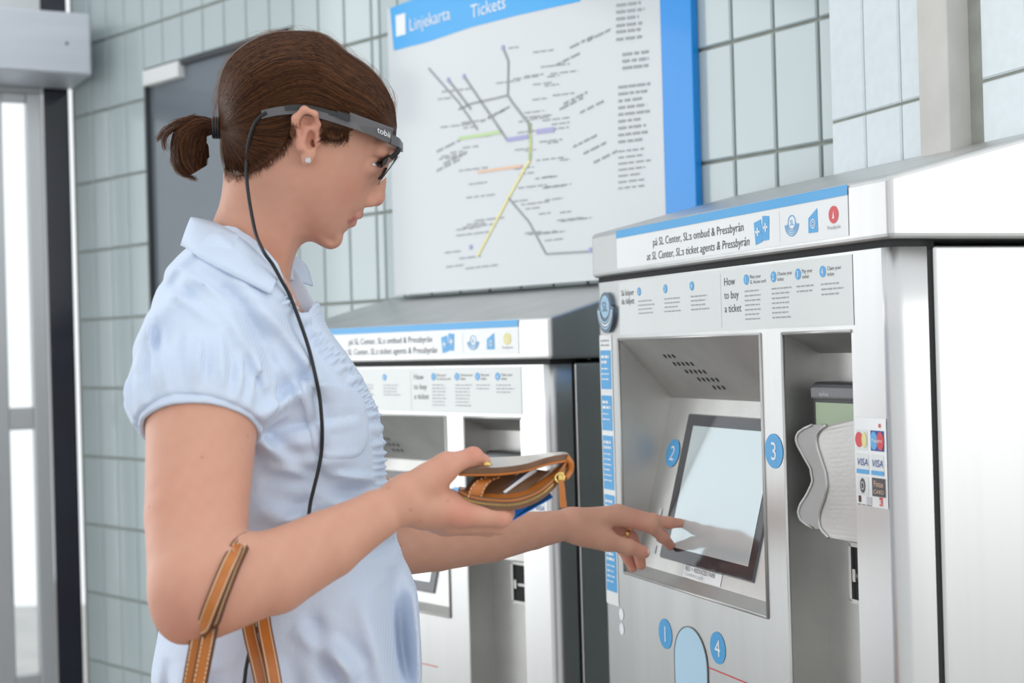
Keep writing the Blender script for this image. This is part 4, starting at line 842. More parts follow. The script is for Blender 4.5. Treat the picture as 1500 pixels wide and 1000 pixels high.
# open neck in front
g.cone(TR.px(392, 345, 0.), TR.px(420, 402, 0.), .062, .036, .004, 's'); g.cone(TR.px(420, 402, 0.), TR.px(436, 462, 0.), .036, .003, .004, 's'); g.cone(TR.px(372, 325, 0), TR.px(352, 368, 0), .066, .056, .006, 's')
NK = [TR.ab(*q) for q in [(320, 300), (340, 338), (366, 360), (392, 386), (406, 404), (414, 428), (434, 472), (446, 470), (475, 420), (475, 300)]]
nk = poly_sd(g.ax[0][:, None], g.ax[1][None, :], NK); g.f = np.maximum(g.f, np.minimum(-nk[:, :, None], g.ax[2][None, None, :]+.035).astype(np.float32))
V, Q = g.mesh(1); np_mesh('shirt', TR.world(V)-org, Q, 'shirt', person)
from mathutils.bvhtree import BVHTree
bv_shirt = BVHTree.FromPolygons([Vector(v) for v in TR.world(V)], [tuple(q) for q in Q])
bv_arm = BVHTree.FromPolygons([Vector(v) for v in parts[1][0]], [tuple(q) for q in parts[1][1]])
def hit(bv, x, y, off=.0, fallback=None):
    d = nrm(ray(x, y)); h_ = bv.ray_cast(Vector(CC), Vector(d))
    if h_[0] is None: return fallback
    nn2 = np.array(h_[1]); nn2 = -nn2 if nn2@d > 0 else nn2
    return np.array(h_[0])+nn2*off
# cuff band of the near sleeve
def ring_band(ctr, axis, r, hgt, th_, wav=0., n=72):
    u = nrm(np.cross(axis, [0, 0, 1.])); v = np.cross(axis, u); m = MB()
    prof = [(r+.0, -hgt), (r+th_, -hgt+.002), (r+th_*1.1, -hgt*.5), (r+th_, -.002), (r+.0, 0), (r-.004, -.001), (r-.004, -hgt)]
    vs = []
    for i in range(n):
        a = 2*math.pi*i/n; wv = 1+wav*math.sin(a*9)+wav*.6*math.sin(a*23+1)
        for rr, zz in prof: vs.append(ctr+axis*zz+(u*math.cos(a)+v*math.sin(a))*rr*wv)
    k = len(prof); m.add(vs, [(i*k+j, i*k+(j+1) % k, ((i+1) % n)*k+(j+1) % k, ((i+1) % n)*k+j) for i in range(n) for j in range(k)]); return m
axw = nrm(P(*SL[3])-P(*SL[1])); cw = P(293, 633, 1.495)
pb(ring_band(cw, axw, .0600, .021, .0014, .007), 'sleeve_cuff', 'shirt', smooth=True)
# collar: lofted strip around the neck, near leaf then far leaf
topc = [(410, 404, .030), (392, 384, .044), (360, 353, .056), (322, 328, .052), (290, 319, .030), (279, 318, 0), (290, 321, -.032), (322, 332, -.052), (362, 345, -.058), (400, 358, -.052), (422, 372, -.040), (420, 408, -.022)]
botc = [(398, 430, .066), (378, 420, .082), (338, 400, .090), (300, 380, .078), (274, 364, .042), (264, 359, 0), (274, 362, -.045), (304, 372, -.078), (350, 375, -.092), (410, 372, -.088), (446, 384, -.080), (459, 418, -.060)]
def collar_pt(x, y, c, lift):
    if c > .02:
        q = hit(bv_shirt, x, y, 0.)
        if q is not None: c = max(c, TR.loc(q)[2]+lift)
    return TR.loc(onplane(x, y, TR.O+TR.n*c, TR.n))
tp = catmull([collar_pt(*q, .004) for q in topc], 5); bt = catmull([collar_pt(*q, .007) for q in botc], 5); m = MB(); nn_ = len(tp)
rows = 5; pts = [[None]*(rows+1) for _ in range(nn_)]
for i in range(nn_):
    for j in range(rows+1):
        t_ = j/rows; q = tp[i]*(1-t_)+bt[i]*t_; out = nrm(np.array([0, 0, q[2]+1e-4])+.0001)*np.array([0, 0, 1]); q = q+np.array([0, .003*math.sin(math.pi*t_)*.5, .004*math.sin(math.pi*t_)*np.sign(q[2])*min(1, abs(q[2])/.03)]); pts[i][j] = q
nr = np.array([[np.cross(pts[min(i+1, nn_-1)][j]-pts[max(i-1, 0)][j], pts[i][min(j+1, rows)]-pts[i][max(j-1, 0)]) for j in range(rows+1)] for i in range(nn_)])
for i in range(nn_-1):
    for j in range(rows):
        idx = [(i, j), (i+1, j), (i+1, j+1), (i, j+1)]; m.quad(*[TR.world(pts[a][b]) for a, b in idx]); m.quad(*[TR.world(pts[a][b]-nrm(nr[a][b])*.0022) for a, b in idx][::-1])
ed = [(i, 0) for i in range(nn_)]+[(nn_-1, j) for j in range(1, rows+1)]+[(i, rows) for i in range(nn_-2, -1, -1)]+[(0, j) for j in range(rows-1, 0, -1)]
for (a, b), (c, d) in zip(ed, ed[1:]+ed[:1]): m.quad(TR.world(pts[a][b]), TR.world(pts[c][d]), TR.world(pts[c][d]-nrm(nr[c][d])*.0022), TR.world(pts[a][b]-nrm(nr[a][b])*.0022))
col_o = pb(m, 'collar', 'shirt', smooth=True)
# collar stand seen inside the opening, frilled placket, pocket
def on_torso(x, y, off=.002):
    for _ in range(25):
        q = hit(bv_shirt, x, y, off)
        if q is not None: return q
        x -= 1.
    return TR.world(TR.px(x, y, torso_c(x, y, off)))
for k_, (path, wd, amp) in enumerate([([(414, 436), (440, 478), (478, 522), (512, 560), (536, 600), (548, 650), (551, 700), (556, 740)], 7.5, .0017), ([(424, 436), (452, 476), (492, 520), (524, 560), (546, 602), (556, 650), (558, 700), (565, 742)], 4.5, .0013)]):
    pth = catmull([np.array(q, float) for q in path], 26); m = MB(); pr = None
    for i, q in enumerate(pth):
        tg = nrm(pth[min(i+1, len(pth)-1)]-pth[max(i-1, 0)]); nm_ = np.array([tg[1], -tg[0]]); row = []
        for j in range(7):
            s_ = (j/6-.5)*2*wd; x_, y_ = q+nm_*s_; ph = i*.85+3*math.sin(i*.13)+k_
            off = -.0004+(.0012+amp)*(j/6)*(1+math.sin(ph))+amp*.5*math.sin(i*.37+j)*(j/6); x_ = min(x_, torso_at(y_)[1]-1.5); row.append(on_torso(x_, y_, off))
        if pr: 
            for j in range(6): m.quad(pr[j], row[j], row[j+1], pr[j+1])
        pr = row
    pb(m, 'placket_frill', 'shirt', smooth=True)
pk = [(438, 562), (458, 556), (520, 570), (536, 600), (540, 640), (530, 664), (510, 672), (466, 668), (452, 630)]
m = MB()
def patch(path, off):
    N = 14; c_ = np.mean(path, 0); ring = catmull([np.array(q, float) for q in path], 6, True); prev = [on_torso(*c_, off)]*len(ring)
    for r_ in range(1, N+1):
        f_ = r_/N; cur = [on_torso(*(c_+(q-c_)*f_), off if r_ < N else .0) for q in ring]
        for i in range(len(ring)): j = (i+1) % len(ring); m.quad(prev[i], prev[j], cur[j], cur[i])
        prev = cur
patch(pk, .0030); pb(m, 'pocket', 'shirt', smooth=True)
# trousers and shoes (below the picture)
hipx = [(330, 1.62), (330, 1.76)]; m = MB(); base = P(425, 1000, 1.69)
for s_ in (1, -1):
    p_ = [np.array([base[0]-.01+dx, base[1]-s_*.085+dy, z_]) for dx, dy, z_ in ((0, 0, .90), (.0, 0, .80), (.02, -s_*.0, .50), (.0, 0, .28), (-.02, 0, .07))]; m = MB(); m.tube(catmull(p_, 4), list(np.interp(np.linspace(0, 4, 17), range(5), [.080, .088, .066, .058, .052])), 18); pb(m, 'trouser_leg', 'jeans', smooth=True)
    m = MB(); m.tube(catmull([p_[-1]+np.array([-.05, 0, -.03]), p_[-1]+np.array([0, 0, -.025]), p_[-1]+np.array([.08, 0, -.035]), p_[-1]+np.array([.17, 0, -.043])], 5), list(np.interp(np.linspace(0, 3, 16), range(4), [.030, .042, .036, .022])), 12); pb(m, 'shoe', 'shoe', smooth=True)
m = MB(); m.tube([np.array([base[0]-.005, base[1], z_]) for z_ in (.82, .88, .93)], [.115, .110, .08], 20); pb(m, 'trouser_waist', 'jeans', smooth=True)

# --- hair: scalp volume, strands, ponytail
HO = [(581, 190), (580.5, 176), (577, 151), (558, 116), (537, 95), (512, 78.5), (490, 60), (469, 50), (436, 48), (402, 51.5), (369, 64), (341, 87), (327, 113), (321, 143), (324, 172), (325, 196), (324, 222), (327, 242), (335, 258)]
HO_c = HO+[(360, 300), (460, 320), (540, 280), (575, 215)]
outer = [H.ab(*q) for q in catmull(HO_c, 4, True)]
HL = [(600, 209), (574, 204), (556, 201), (535, 195), (516, 190), (505, 198), (496, 206), (484, 208), (476, 200), (470, 186), (464, 170), (450, 164), (436, 176), (428, 192), (421, 208), (410, 224), (392, 239), (370, 252), (347, 261), (325, 268), (290, 262), (280, 30), (610, 30)]
hline = [H.ab(*q) for q in HL]
g = Grid([*H.ab(300, 280), -.100], [*H.ab(600, 35), .100], .0018)
hb_ = g.ax[1]; HW = np.interp(hb_, [H.ab(0, y)[1] for y in (260, 230, 205, 180, 120, 48)], [.076, .079, .080, .081, .084, .082])
HDD = .062
a_, b_ = g.ax[0][:, None], g.ax[1][None, :]; cut = poly_sd(a_, b_, hline)
inflate(g, outer, HW, HDD); g.chain([H.px(402, 262), H.px(372, 345)], [.0530, .0520], .006); g.f = np.maximum(g.f, cut[:, :, None].astype(np.float32))
V, Q = g.mesh(2)
hang = np.arctan2(V[:, 1]-H.ab(0, 187)[1], V[:, 0]-H.ab(318, 0)[0]); wav = .5+.5*np.sin(hang*90+2*np.sin(hang*23)+40*V[:, 2])
DARK, LITE = np.array([.022, .0078, .0034]), np.array([.135, .050, .017])
hair_o = np_mesh('hair', H.world(V)-org, Q, 'hair', person, DARK+(LITE-DARK)*(.25+.35*wav[:, None]))
def hair_c(a, b):
    de = -poly_sd(np.array(a), np.array(b), outer); dn = np.clip(de/HDD, 0, 1); Wl = np.interp(b, hb_, HW); return Wl*np.sqrt(np.maximum(1-(1-dn)**2, 0))
class Strands:
    def __init__(s): s.V = []; s.Q = []; s.T = []; s.n = 0
    def add(s, pts, r, col):
        pts = np.asarray(pts); n = len(pts); t = np.gradient(pts, axis=0); t /= np.linalg.norm(t, axis=1)[:, None]+1e-9
        u = np.cross(t, H.n); u /= np.linalg.norm(u, axis=1)[:, None]+1e-9; v = np.cross(t, u); rr = r*np.linspace(1, .55, n)[:, None]
        ring = np.stack([pts+u*rr*math.cos(a)+v*rr*math.sin(a) for a in (0, 2.094, 4.189)], 1).reshape(-1, 3)
        i = np.arange(n-1)[:, None]*3; q = np.concatenate([np.stack([i[:, 0]+k, i[:, 0]+(k+1) % 3, i[:, 0]+3+(k+1) % 3, i[:, 0]+3+k], 1) for k in range(3)])
        s.V.append(ring); s.Q.append(q+s.n); s.T.append(np.tile(col, (3*n, 1))); s.n += 3*n
    def build(s, name, parent): return np_mesh(name, np.concatenate(s.V)-org, np.concatenate(s.Q), 'hair', parent, np.concatenate(s.T))
ST = Strands(); r4 = np.random.default_rng(11)
tie = np.array([327., 189.])
oc = np.array(catmull([(580, 186), (579, 172), (574, 148), (556, 119), (535, 99), (510, 83), (488, 65), (468, 54), (436, 52), (403, 55), (371, 68), (344, 90), (331, 115), (325, 145), (326, 172), tuple(tie)], 6))
lc = np.array(catmull([(578, 199), (556, 197), (532, 190), (508, 184), (486, 176), (470, 170), (452, 166), (432, 172), (410, 180), (380, 186), (350, 188), tuple(tie)], 6))
def along_(c, t): i = t*(len(c)-1); j = np.minimum(i.astype(int), len(c)-2); f = (i-j)[:, None]; return c[j]*(1-f)+c[j+1]*f
def strand_col():
    q = r4.random()**1.5; return (DARK+(LITE-DARK)*q)*r4.uniform(.8, 1.2)
NST = 5200
for i in range(NST):
    lam = r4.random()**.9; t0 = r4.uniform(-.05, .75); t1 = min(1., t0+r4.uniform(.25, .7)); t0 = max(t0, 0.); tt_ = np.linspace(t0, t1, 11)
    wob = .02*np.sin(tt_*r4.uniform(3, 9)+r4.uniform(0, 6))*np.sin(np.pi*tt_); l_ = np.clip(lam+wob, 0, 1)[:, None]
    q = along_(lc, tt_)*(1-l_)+along_(oc, tt_)*l_; a, b = H.ab(q[:, 0], q[:, 1]); c = hair_c(a, b)+r4.uniform(-.0006, .0010)
    sg = 1 if i < NST*.82 else -1; ST.add(H.world(np.stack([a, b, c*sg], 1)), r4.uniform(.00028, .00050), strand_col())
nap = np.array(catmull([(331, 254), (350, 255), (372, 247), (392, 235), (410, 220), (424, 202), (432, 184), (440, 172)], 8))
for i in range(1500):
    p0 = nap[r4.integers(len(nap))]+r4.normal(size=2)*2; u = r4.uniform(0, .6); tt_ = np.linspace(u, min(1, u+r4.uniform(.4, 1)), 9)[:, None]; mid = (p0+tie)/2+np.array([8, 10]); q = p0*(1-tt_)**2+2*mid*tt_*(1-tt_)+tie*tt_**2
    a, b = H.ab(q[:, 0], q[:, 1]); c = hair_c(a, b)*(1-.0*tt_[:, 0])+r4.uniform(-.0003, .0010); ST.add(H.world(np.stack([a, b, c*(1 if i < 1200 else -1)], 1)), r4.uniform(.00028, .00045), strand_col())
for i in range(130):      # sideburn wisps in front of the ear and loose hairs
    p0 = np.array([r4.uniform(474, 508), r4.uniform(186, 196)]); q = np.array([p0+np.array([r4.uniform(-6, 4)*t_, (14+r4.uniform(-4, 8))*t_]) for t_ in np.linspace(0, 1, 6)]); a, b = H.ab(q[:, 0], q[:, 1]); c = hair_c(a, b)-.003*np.linspace(0, 1, 6)+.001; ST.add(H.world(np.stack([a, b, c], 1)), .00030, strand_col())
bv_head = BVHTree.FromPolygons([Vector(v) for v in parts[0][0]], [tuple(q) for q in parts[0][1]])
for i in range(900):      # soft nape and temple hairline lying on the skin
    if i < 700: p0 = nap[r4.integers(len(nap)-10)]+r4.normal(size=2)*3-np.array([1, 4]); dr = nrm(np.array([.45, 1.])+r4.normal(size=2)*.35)*r4.uniform(5, 17)
    else: p0 = np.array([r4.uniform(472, 512), r4.uniform(192, 203)]); dr = nrm(np.array([-.5, 1.])+r4.normal(size=2)*.4)*r4.uniform(4, 12)
    q = [hit(bv_head, *(p0+dr*t_+np.array([-3*t_*t_, 0])), .0007) for t_ in np.linspace(-.3, 1, 6)]
    if all(v is not None for v in q): ST.add(np.array(q), r4.uniform(.00014, .00028), strand_col()*1.5)
for i in range(150):      # fly-aways
    t0 = r4.uniform(.05, .95); q0 = along_(oc, np.array([t0]))[0]; q1 = along_(oc, np.array([min(1, t0+r4.uniform(.05, .16))]))[0]; out_ = nrm(q0-np.array([440, 170]))*r4.uniform(2, 13); q = np.array([q0*(1-t_)+q1*t_+out_*math.sin(t_*2.2) for t_ in np.linspace(0, 1, 7)])
    a, b = H.ab(q[:, 0], q[:, 1]); ST.add(H.world(np.stack([a, b, np.full(7, r4.uniform(-.03, .03))], 1)), .00016, LITE*1.6)
o = ST.build('hair_strands', hair_o); tag(o, kind='stuff')
# ponytail
PT = catmull([(328, 189), (312, 186), (297, 188), (284, 201), (281, 219), (284, 237), (291, 250)], 6); PT = np.array(PT)
PW = np.interp(np.linspace(0, 6, len(PT)), range(7), [11, 11, 18, 25, 27, 26, 17]); ST = Strands()
core = MB(); core.tube([H.world(H.px(*q, 0)) for q in PT], [max(w_*hk*.80, .004) for w_ in PW], 14); ptail = pb(core, 'ponytail', 'hair', smooth=True)
at = ptail.data.color_attributes.new('tint', 'FLOAT_COLOR', 'POINT'); at.data.foreach_set('color', np.tile([*(DARK*.6+LITE*.4), 1.], (len(ptail.data.vertices), 1)).astype(np.float32).ravel())
for i in range(1500):
    an, rd = r4.uniform(0, 6.283), r4.uniform(.72, 1.03); t0 = r4.uniform(0, .5); t1 = min(1.02, t0+r4.uniform(.3, .8)); js = np.linspace(t0, min(t1, 1), 10)*(len(PT)-1); j = np.minimum(js.astype(int), len(PT)-2); f = (js-j)[:, None]
    c_ = PT[j]*(1-f)+PT[j+1]*f; tg = PT[j+1]-PT[j]; tg /= np.linalg.norm(tg, axis=1)[:, None]; nm_ = np.stack([-tg[:, 1], tg[:, 0]], 1); wv = PW[j]*(1-f[:, 0])+PW[j+1]*f[:, 0]
    an2 = an+.5*np.linspace(0, 1, 10)*r4.normal(); q = c_+nm_*(np.cos(an2)*wv*rd)[:, None]; cc = np.sin(an2)*wv*hk*rd*.85
    a, b = H.ab(q[:, 0], q[:, 1]); ST.add(H.world(np.stack([a, b, cc], 1)), r4.uniform(.0003, .00055), strand_col()*1.15)
for k_ in range(3):
    for i in range(50):
        sp = [[(290, 172), (266, 179), (248, 190), (236, 204)], [(284, 178), (262, 188), (246, 202), (246, 218)], [(264, 215), (258, 235), (266, 252), (288, 262)]][k_]; q = np.array(catmull([np.array(v)+r4.normal(size=2)*2.2 for v in sp], 4)); a, b = H.ab(q[:, 0], q[:, 1]); ST.add(H.world(np.stack([a, b, np.full(len(q), r4.normal()*.006)], 1)), .00028, strand_col()*1.3)
o = ST.build('ponytail_strands', ptail); tag(o, kind='stuff')
m = MB(); ctr = H.world(H.px(320, 187.5)); ax_ = nrm(H.world(H.px(330, 188))-H.world(H.px(305, 187))); u_ = H.e2; v_ = np.cross(ax_, u_)
for dz in (-.0028, .0, .0028):
    m.tube([ctr+ax_*dz+(u_*math.cos(a)*1.1+v_*math.sin(a))*.0095 for a in np.linspace(0, 6.2832, 25)], .0024, 8, cap=False)
pb(m, 'hair_tie', 'cord', smooth=True)
# ear stud and ring
m = MB()
for k_ in range(7):
    an = k_*math.pi/3 if k_ else 0; r_ = .0026 if k_ else 0; c_ = H.px(451, 233.5, .0885)+np.array([r_*math.cos(an), r_*math.sin(an), .0008])
    m.add([H.world(c_+np.array(v)*.0016) for v in ((1, 0, 0), (-1, 0, 0), (0, 1, 0), (0, -1, 0), (0, 0, 1), (0, 0, -1))], [(0, 2, 4), (2, 1, 4), (1, 3, 4), (3, 0, 4), (2, 0, 5), (1, 2, 5), (3, 1, 5), (0, 3, 5)])
pb(m, 'earring', 'crystal')
ra, rb = P(895, 765, 2.10), P(924, 786, 2.106); c_ = ra+(rb-ra)*.72; ax_ = nrm(rb-ra); u_ = nrm(np.cross(ax_, [0, 1, 0])); v_ = np.cross(ax_, u_); m = MB()
for dz in (-.0012, .0012): m.tube([c_+ax_*dz+(u_*math.cos(a)+v_*math.sin(a))*.0105 for a in np.linspace(0, 6.2832, 25)], .0013, 8, cap=False)
pb(m, 'ring', 'gold', smooth=True)

# ------------------------------------------------------------------ eye-tracking glasses
gl = empty('glasses', H.world(H.px(540, 215))); tag(gl, 'dark grey wearable eye tracker glasses on the woman\'s head', 'glasses')
def gb(mb, name, mats, **k): return keep(mb.build(name, mats, None, **k), gl)
def hp(x, y, c):      # image point at lateral offset c; the far side mirrors the near one
    v = H.loc(onplane(x, y, H.O+H.n*abs(c), H.n)); v[2] = c; return H.world(v)
def gc(x, y): a, b = H.ab(x, y); return float(hair_c(np.array([a]), np.array([b]))[0])
for s in (1, -1):
    cc = [.079, .078, .076, .076, .078, .078, .074, .068]; px_ = [(383, 168), (405, 163), (432, 161), (456, 165), (482, 172), (510, 181), (536, 190), (562, 201)]
    pts = [hp(x, y, max(c, gc(x, y)+(.0005 if 425 < x < 475 else .002))*s) for (x, y), c in zip(px_, cc)]; pts = catmull(pts, 4); n = len(pts); up_ = [H.e2*(.0045 if i < n*.35 else .0038) for i in range(n)]
    m = MB().ribbon(pts, up_, [H.n*s]*n, .005); gb(m, 'temple_arm', 'glasses_grey', bevel=.0)
    m = MB(); pts = catmull([hp(x, y, max(.079, gc(x, y)+(.001 if 425 < x < 475 else .0035))*s) for x, y in [(418, 158), (445, 157), (470, 162), (495, 168), (513, 172)]], 4); m.ribbon(pts, [H.e2*.0028]*len(pts), [H.n*s]*len(pts), .004); gb(m, 'arm_rail', 'black_plastic')
    bx_ = [(512, 164), (577, 188), (571, 211), (511, 184)]; cf = [.0825, .070, .068, .0815]
    q0 = [hp(x, y, max(c, gc(x, y)+.0035)*s) for (x, y), c in zip(bx_, cf)]; m = MB().prism(q0, -H.n*s*.009); box = gb(m, 'recording_unit', 'glasses_grey', bevel=.0012)
    if s == 1:
        o_ = q0[3]*.24+q0[2]*.76+(q0[1]-q0[2])*.28-(q0[2]-q0[3])*.12; tx = MB(); put_text(tx, 'tobii', .0092, o_+nrm(np.cross(q0[2]-q0[3], q0[0]-q0[3]))*.0020+(q0[1]-q0[2])*.06, nrm(q0[2]-q0[3]), nrm(q0[0]-q0[3])); t_ = keep(tx.build('logo_print', 'print_white'), gl); t_.parent = box; t_.matrix_parent_inverse = Matrix.Identity(4) ; t_.matrix_parent_inverse = (box.matrix_parent_inverse).inverted() @ box.matrix_parent_inverse if False else Matrix.Identity(4)
    m = MB(); m.box((0, 0, 0), (1, 1, 1), lambda a, b, c: hp(494+19*a, 172-10*b+6*a, (max(.083, gc(500, 172)+.004)+.003*c)*s)); gb(m, 'connector', 'black_plastic')
# front bar, nose frame and lenses
fb = catmull([hp(571, 204, .066), hp(582, 209, .052), hp(586, 215, .030), hp(587, 216, 0), hp(586, 215, -.030), hp(582, 209, -.052), hp(571, 204, -.066)], 5)
gb(MB().ribbon(fb, [H.e2*.0052]*len(fb), [nrm(q-H.world(H.px(500, 215))) for q in fb], .005), 'front_bar', 'glasses_grey')
for s in (1, -1):
    fr_ = catmull([hp(585, 216, .050*s), hp(581, 224, .048*s), hp(573, 231, .044*s)], 4); gb(MB().tube(fr_, .0030, 8), 'lens_post', 'black_plastic', smooth=True)
    q = [hp(572, 226, .046*s), hp(566, 240, .046*s), hp(558, 247, .044*s), hp(561, 234, .044*s)]; gb(MB().prism(q, -H.n*s*.030), 'camera_housing', 'black_plastic', bevel=.0012)
    lens = [(588, 228), (583, 240), (574, 255), (563, 268), (558, 272), (561, 262), (568, 246), (577, 232)]
    m = MB(); L_ = [];
    for i in range(9):
        t_ = i/8; cc_ = (.010+.044*t_)*s; L_.append([hp(587-3*t_**2-30*u, 229+42*u, cc_) for u in np.linspace(0, 1, 7)])
    for i in range(8):
        for j in range(6): m.quad(L_[i][j], L_[i+1][j], L_[i+1][j+1], L_[i][j+1])
    off_ = np.array(H.e1)*.0012
    for i in range(8):
        for j in range(6): m.quad(*[q_-off_ for q_ in (L_[i][j+1], L_[i+1][j+1], L_[i+1][j], L_[i][j])])
    rim = [(0, j) for j in range(7)]+[(i, 6) for i in range(1, 9)]+[(8, j) for j in range(5, -1, -1)]+[(i, 0) for i in range(7, 0, -1)]
    for (a, b), (c, d) in zip(rim, rim[1:]+rim[:1]): m.quad(L_[a][b], L_[c][d], L_[c][d]-off_, L_[a][b]-off_)
    gb(m, 'lens', 'lens')
    gb(MB().tube(catmull([hp(566, 246, .010*s), hp(560, 258, .012*s), hp(554, 262, .012*s)], 4), .0016, 6), 'nose_pad', 'black_plastic', smooth=True)
# cable
cb = catmull([hp(x, y, max(gc(x, y), .052)+.0045) for x, y in ((390, 165), (380, 172), (371, 186), (364, 210), (361, 240))]+[P(362, 270, 1.608), P(366, 300, 1.605)], 6)[:-1]
def cable_pts(xy):      # follow the shirt with smoothed depth
    d_ = np.array([cs(x, y)[1] for x, y in xy]); d2 = np.array([np.mean(np.minimum(d_, np.minimum(np.roll(d_, 1), np.roll(d_, -1)))[max(0, i-2):i+3]) for i in range(len(d_))])
    return [P(x, y, min(a, b)) for (x, y), a, b in zip(xy, d_, d2)]
def cs(x, y): q = hit(bv_shirt, x, y, .0082 if 430 < y < 780 else .0038); return q if q is not None else P(x, y, 1.55)
def sh_pt(x, y, off=.004): return TR.world(TR.px(x, y, max(torso_c(x, y), 0)+off))
cb += catmull([P(366, 300, 1.605), P(374, 340, 1.585)]+cable_pts(((386, 368), (400, 388), (412, 410), (426, 436), (446, 490), (455, 520), (462, 550), (468, 580), (471, 610), (472, 635), (471, 660), (467, 685), (461, 710), (455, 735), (451, 760), (440, 800), (420, 850), (400, 885), (380, 915), (368, 945), (361, 975), (358, 1000), (352, 1060))), 6)
ca_ = MB().tube(cb, .0021, 8).build('cable', 'cord', None, smooth=True); tag(ca_, 'thin black cable hanging from the glasses down over the shirt', 'cable')

# ------------------------------------------------------------------ wallet in the near hand
wl = empty('wallet', P(750, 740, 1.50)); tag(wl, 'open tan leather zip wallet held in the woman\'s hand', 'wallet')
def wb_(mb, name, mats, **k): return keep(mb.build(name, mats, None, **k), wl)
def cur(pts, n=6): return catmull([P(*q) for q in pts], n)
# lower shell: zip edge (front), back hinge further away
fe = cur([(672, 728, 1.478), (690, 737, 1.474), (720, 742, 1.470), (755, 742, 1.470), (785, 732, 1.474), (808, 715, 1.480), (825, 694, 1.488), (833, 676, 1.496)])
be = cur([(672, 712, 1.545), (690, 714, 1.550), (720, 714, 1.556), (752, 708, 1.560), (780, 698, 1.560), (803, 688, 1.556), (822, 680, 1.540), (833, 674, 1.510)])
def sheet(A, B, th_, nv, m=None, sag=0.):
    m = m or MB(); N = len(A); K = 8; rows = [[A[i]*(1-j/K)+B[i]*(j/K)-nv*sag*math.sin(math.pi*j/K) for j in range(K+1)] for i in range(N)]
    for i in range(N-1):
        for j in range(K):
            m.quad(rows[i][j], rows[i+1][j], rows[i+1][j+1], rows[i][j+1]); m.quad(*[q+nv*th_ for q in (rows[i][j+1], rows[i+1][j+1], rows[i+1][j], rows[i][j])])
    rim = [(i, 0) for i in range(N)]+[(N-1, j) for j in range(1, K+1)]+[(i, K) for i in range(N-2, -1, -1)]+[(0, j) for j in range(K-1, 0, -1)]
    for (a, b), (c, d) in zip(rim, rim[1:]+rim[:1]): m.quad(rows[a][b], rows[c][d], rows[c][d]+nv*th_, rows[a][b]+nv*th_)
    return m
UP = np.array([0, 0, 1.]); kpx = 1.48/F
wb_(sheet([q-UP*.0 for q in fe], be, .003, -UP), 'lower_shell', 'leather', smooth=False)
fz = [q+UP*.0062 for q in fe]; m = MB()
for i in range(len(fe)-1): m.quad(fe[i]-UP*.0010, fe[i+1]-UP*.0010, fz[i+1], fz[i]); m.quad(fe[i+1]+np.array([0, .0015, 0]), fe[i]+np.array([0, .0015, 0]), fz[i]+np.array([0, .0015, 0]), fz[i+1]+np.array([0, .0015, 0]))
m = MB(); m.ribbon([(a+b)/2 for a, b in zip(fe, fz)], [UP*.0060]*len(fe), [np.array([0, -1., 0])]*len(fe), .0022)
zp = wb_(m, 'zip_tape', 'leather_brown')
m = MB(); zpts = [q+UP*.0026+np.array([0, -.0016, 0]) for q in catmull(fe, 4)]
for i in range(3, len(zpts)-6, 2): q = zpts[i]; t_ = nrm(zpts[i+1]-zpts[i]); m.box((-1, -1, -1), (1, 1, 1), lambda a, b, c: q+t_*a*.0003+UP*b*.0010+np.array([0, -1, 0])*c*.0007)
z_ = wb_(m, 'zip_teeth', 'brass'); tag(z_, kind='stuff')
# rim edge piping and inner gusset walls
wb_(MB().tube([q+UP*.0066 for q in fe], .0016, 6), 'rim_piping', 'leather', smooth=True)
fin = [q+UP*.0066 for q in fe]; gi = cur([(680, 716, 1.49), (696, 720, 1.487), (722, 722, 1.484), (752, 720, 1.484), (778, 711, 1.487), (800, 697, 1.492), (816, 684, 1.498), (828, 674, 1.502)])
m = MB()
for i in range(len(fin)-1): m.quad(fin[i], fin[i+1], gi[i+1], gi[i])
wb_(m, 'inner_lip', 'leather', smooth=True)
# upper flap
tf = cur([(672, 690, 1.474), (700, 690, 1.472), (735, 689, 1.472), (770, 684, 1.474), (800, 675, 1.478), (820, 671, 1.484), (832, 670, 1.492), (836, 675, 1.498)])
tb = cur([(672, 676, 1.545), (700, 675, 1.552), (735, 674, 1.558), (768, 672, 1.560), (795, 669, 1.556), (815, 667, 1.545), (829, 667, 1.525), (835, 672, 1.508)])
wb_(sheet(tf, tb, .0035, UP), 'upper_flap', 'leather_pale', smooth=False)
m = MB(); m.ribbon([q+UP*.0006 for q in tf], [UP*.0028]*len(tf), [np.array([0, -1., 0])]*len(tf), .003); wb_(m, 'flap_edge', 'leather_brown')
wb_(MB().tube([q-UP*.0035 for q in tf], .0016, 6), 'flap_lining', 'leather', smooth=True)
# spine at the fold (right end)
wb_(MB().tube(cur([(829, 670, 1.490), (836, 678, 1.492), (835, 690, 1.494), (828, 700, 1.490)]), .0034, 8), 'spine', 'leather', smooth=True)
# card panel: strap tab, slots
m = MB(); tabp = cur([(689, 728, 1.4745), (693, 716, 1.474), (702, 705, 1.478), (716, 699, 1.486)], 5); m.ribbon(tabp, [(P(712, 722, 1.475)-P(690, 722, 1.475))*.5]*len(tabp), [np.array([0, -1., .4])]*len(tabp), .0028)
m.v = [tuple(np.array(v)+(P(704, 722, 1.475)-P(692, 722, 1.475))*.55) for v in m.v]; tb_o = wb_(m, 'strap_tab', 'leather')
m = MB()
for sx_ in (-1, 1):
    for k_ in range(9):
        i = int(k_*(len(tabp)-1)/8.5); q = tabp[i]+(P(704, 722, 1.475)-P(692, 722, 1.475))*.55+(P(712, 722, 1.475)-P(690, 722, 1.475))*.42*sx_+np.array([0, -.0024, .0006]); m.box((-1, -1, -1), (1, 1, 1), lambda a, b, c: q+np.array([a*.0003, c*.0004, b*.0009]))
wb_(m, 'tab_stitching', 'stitch')
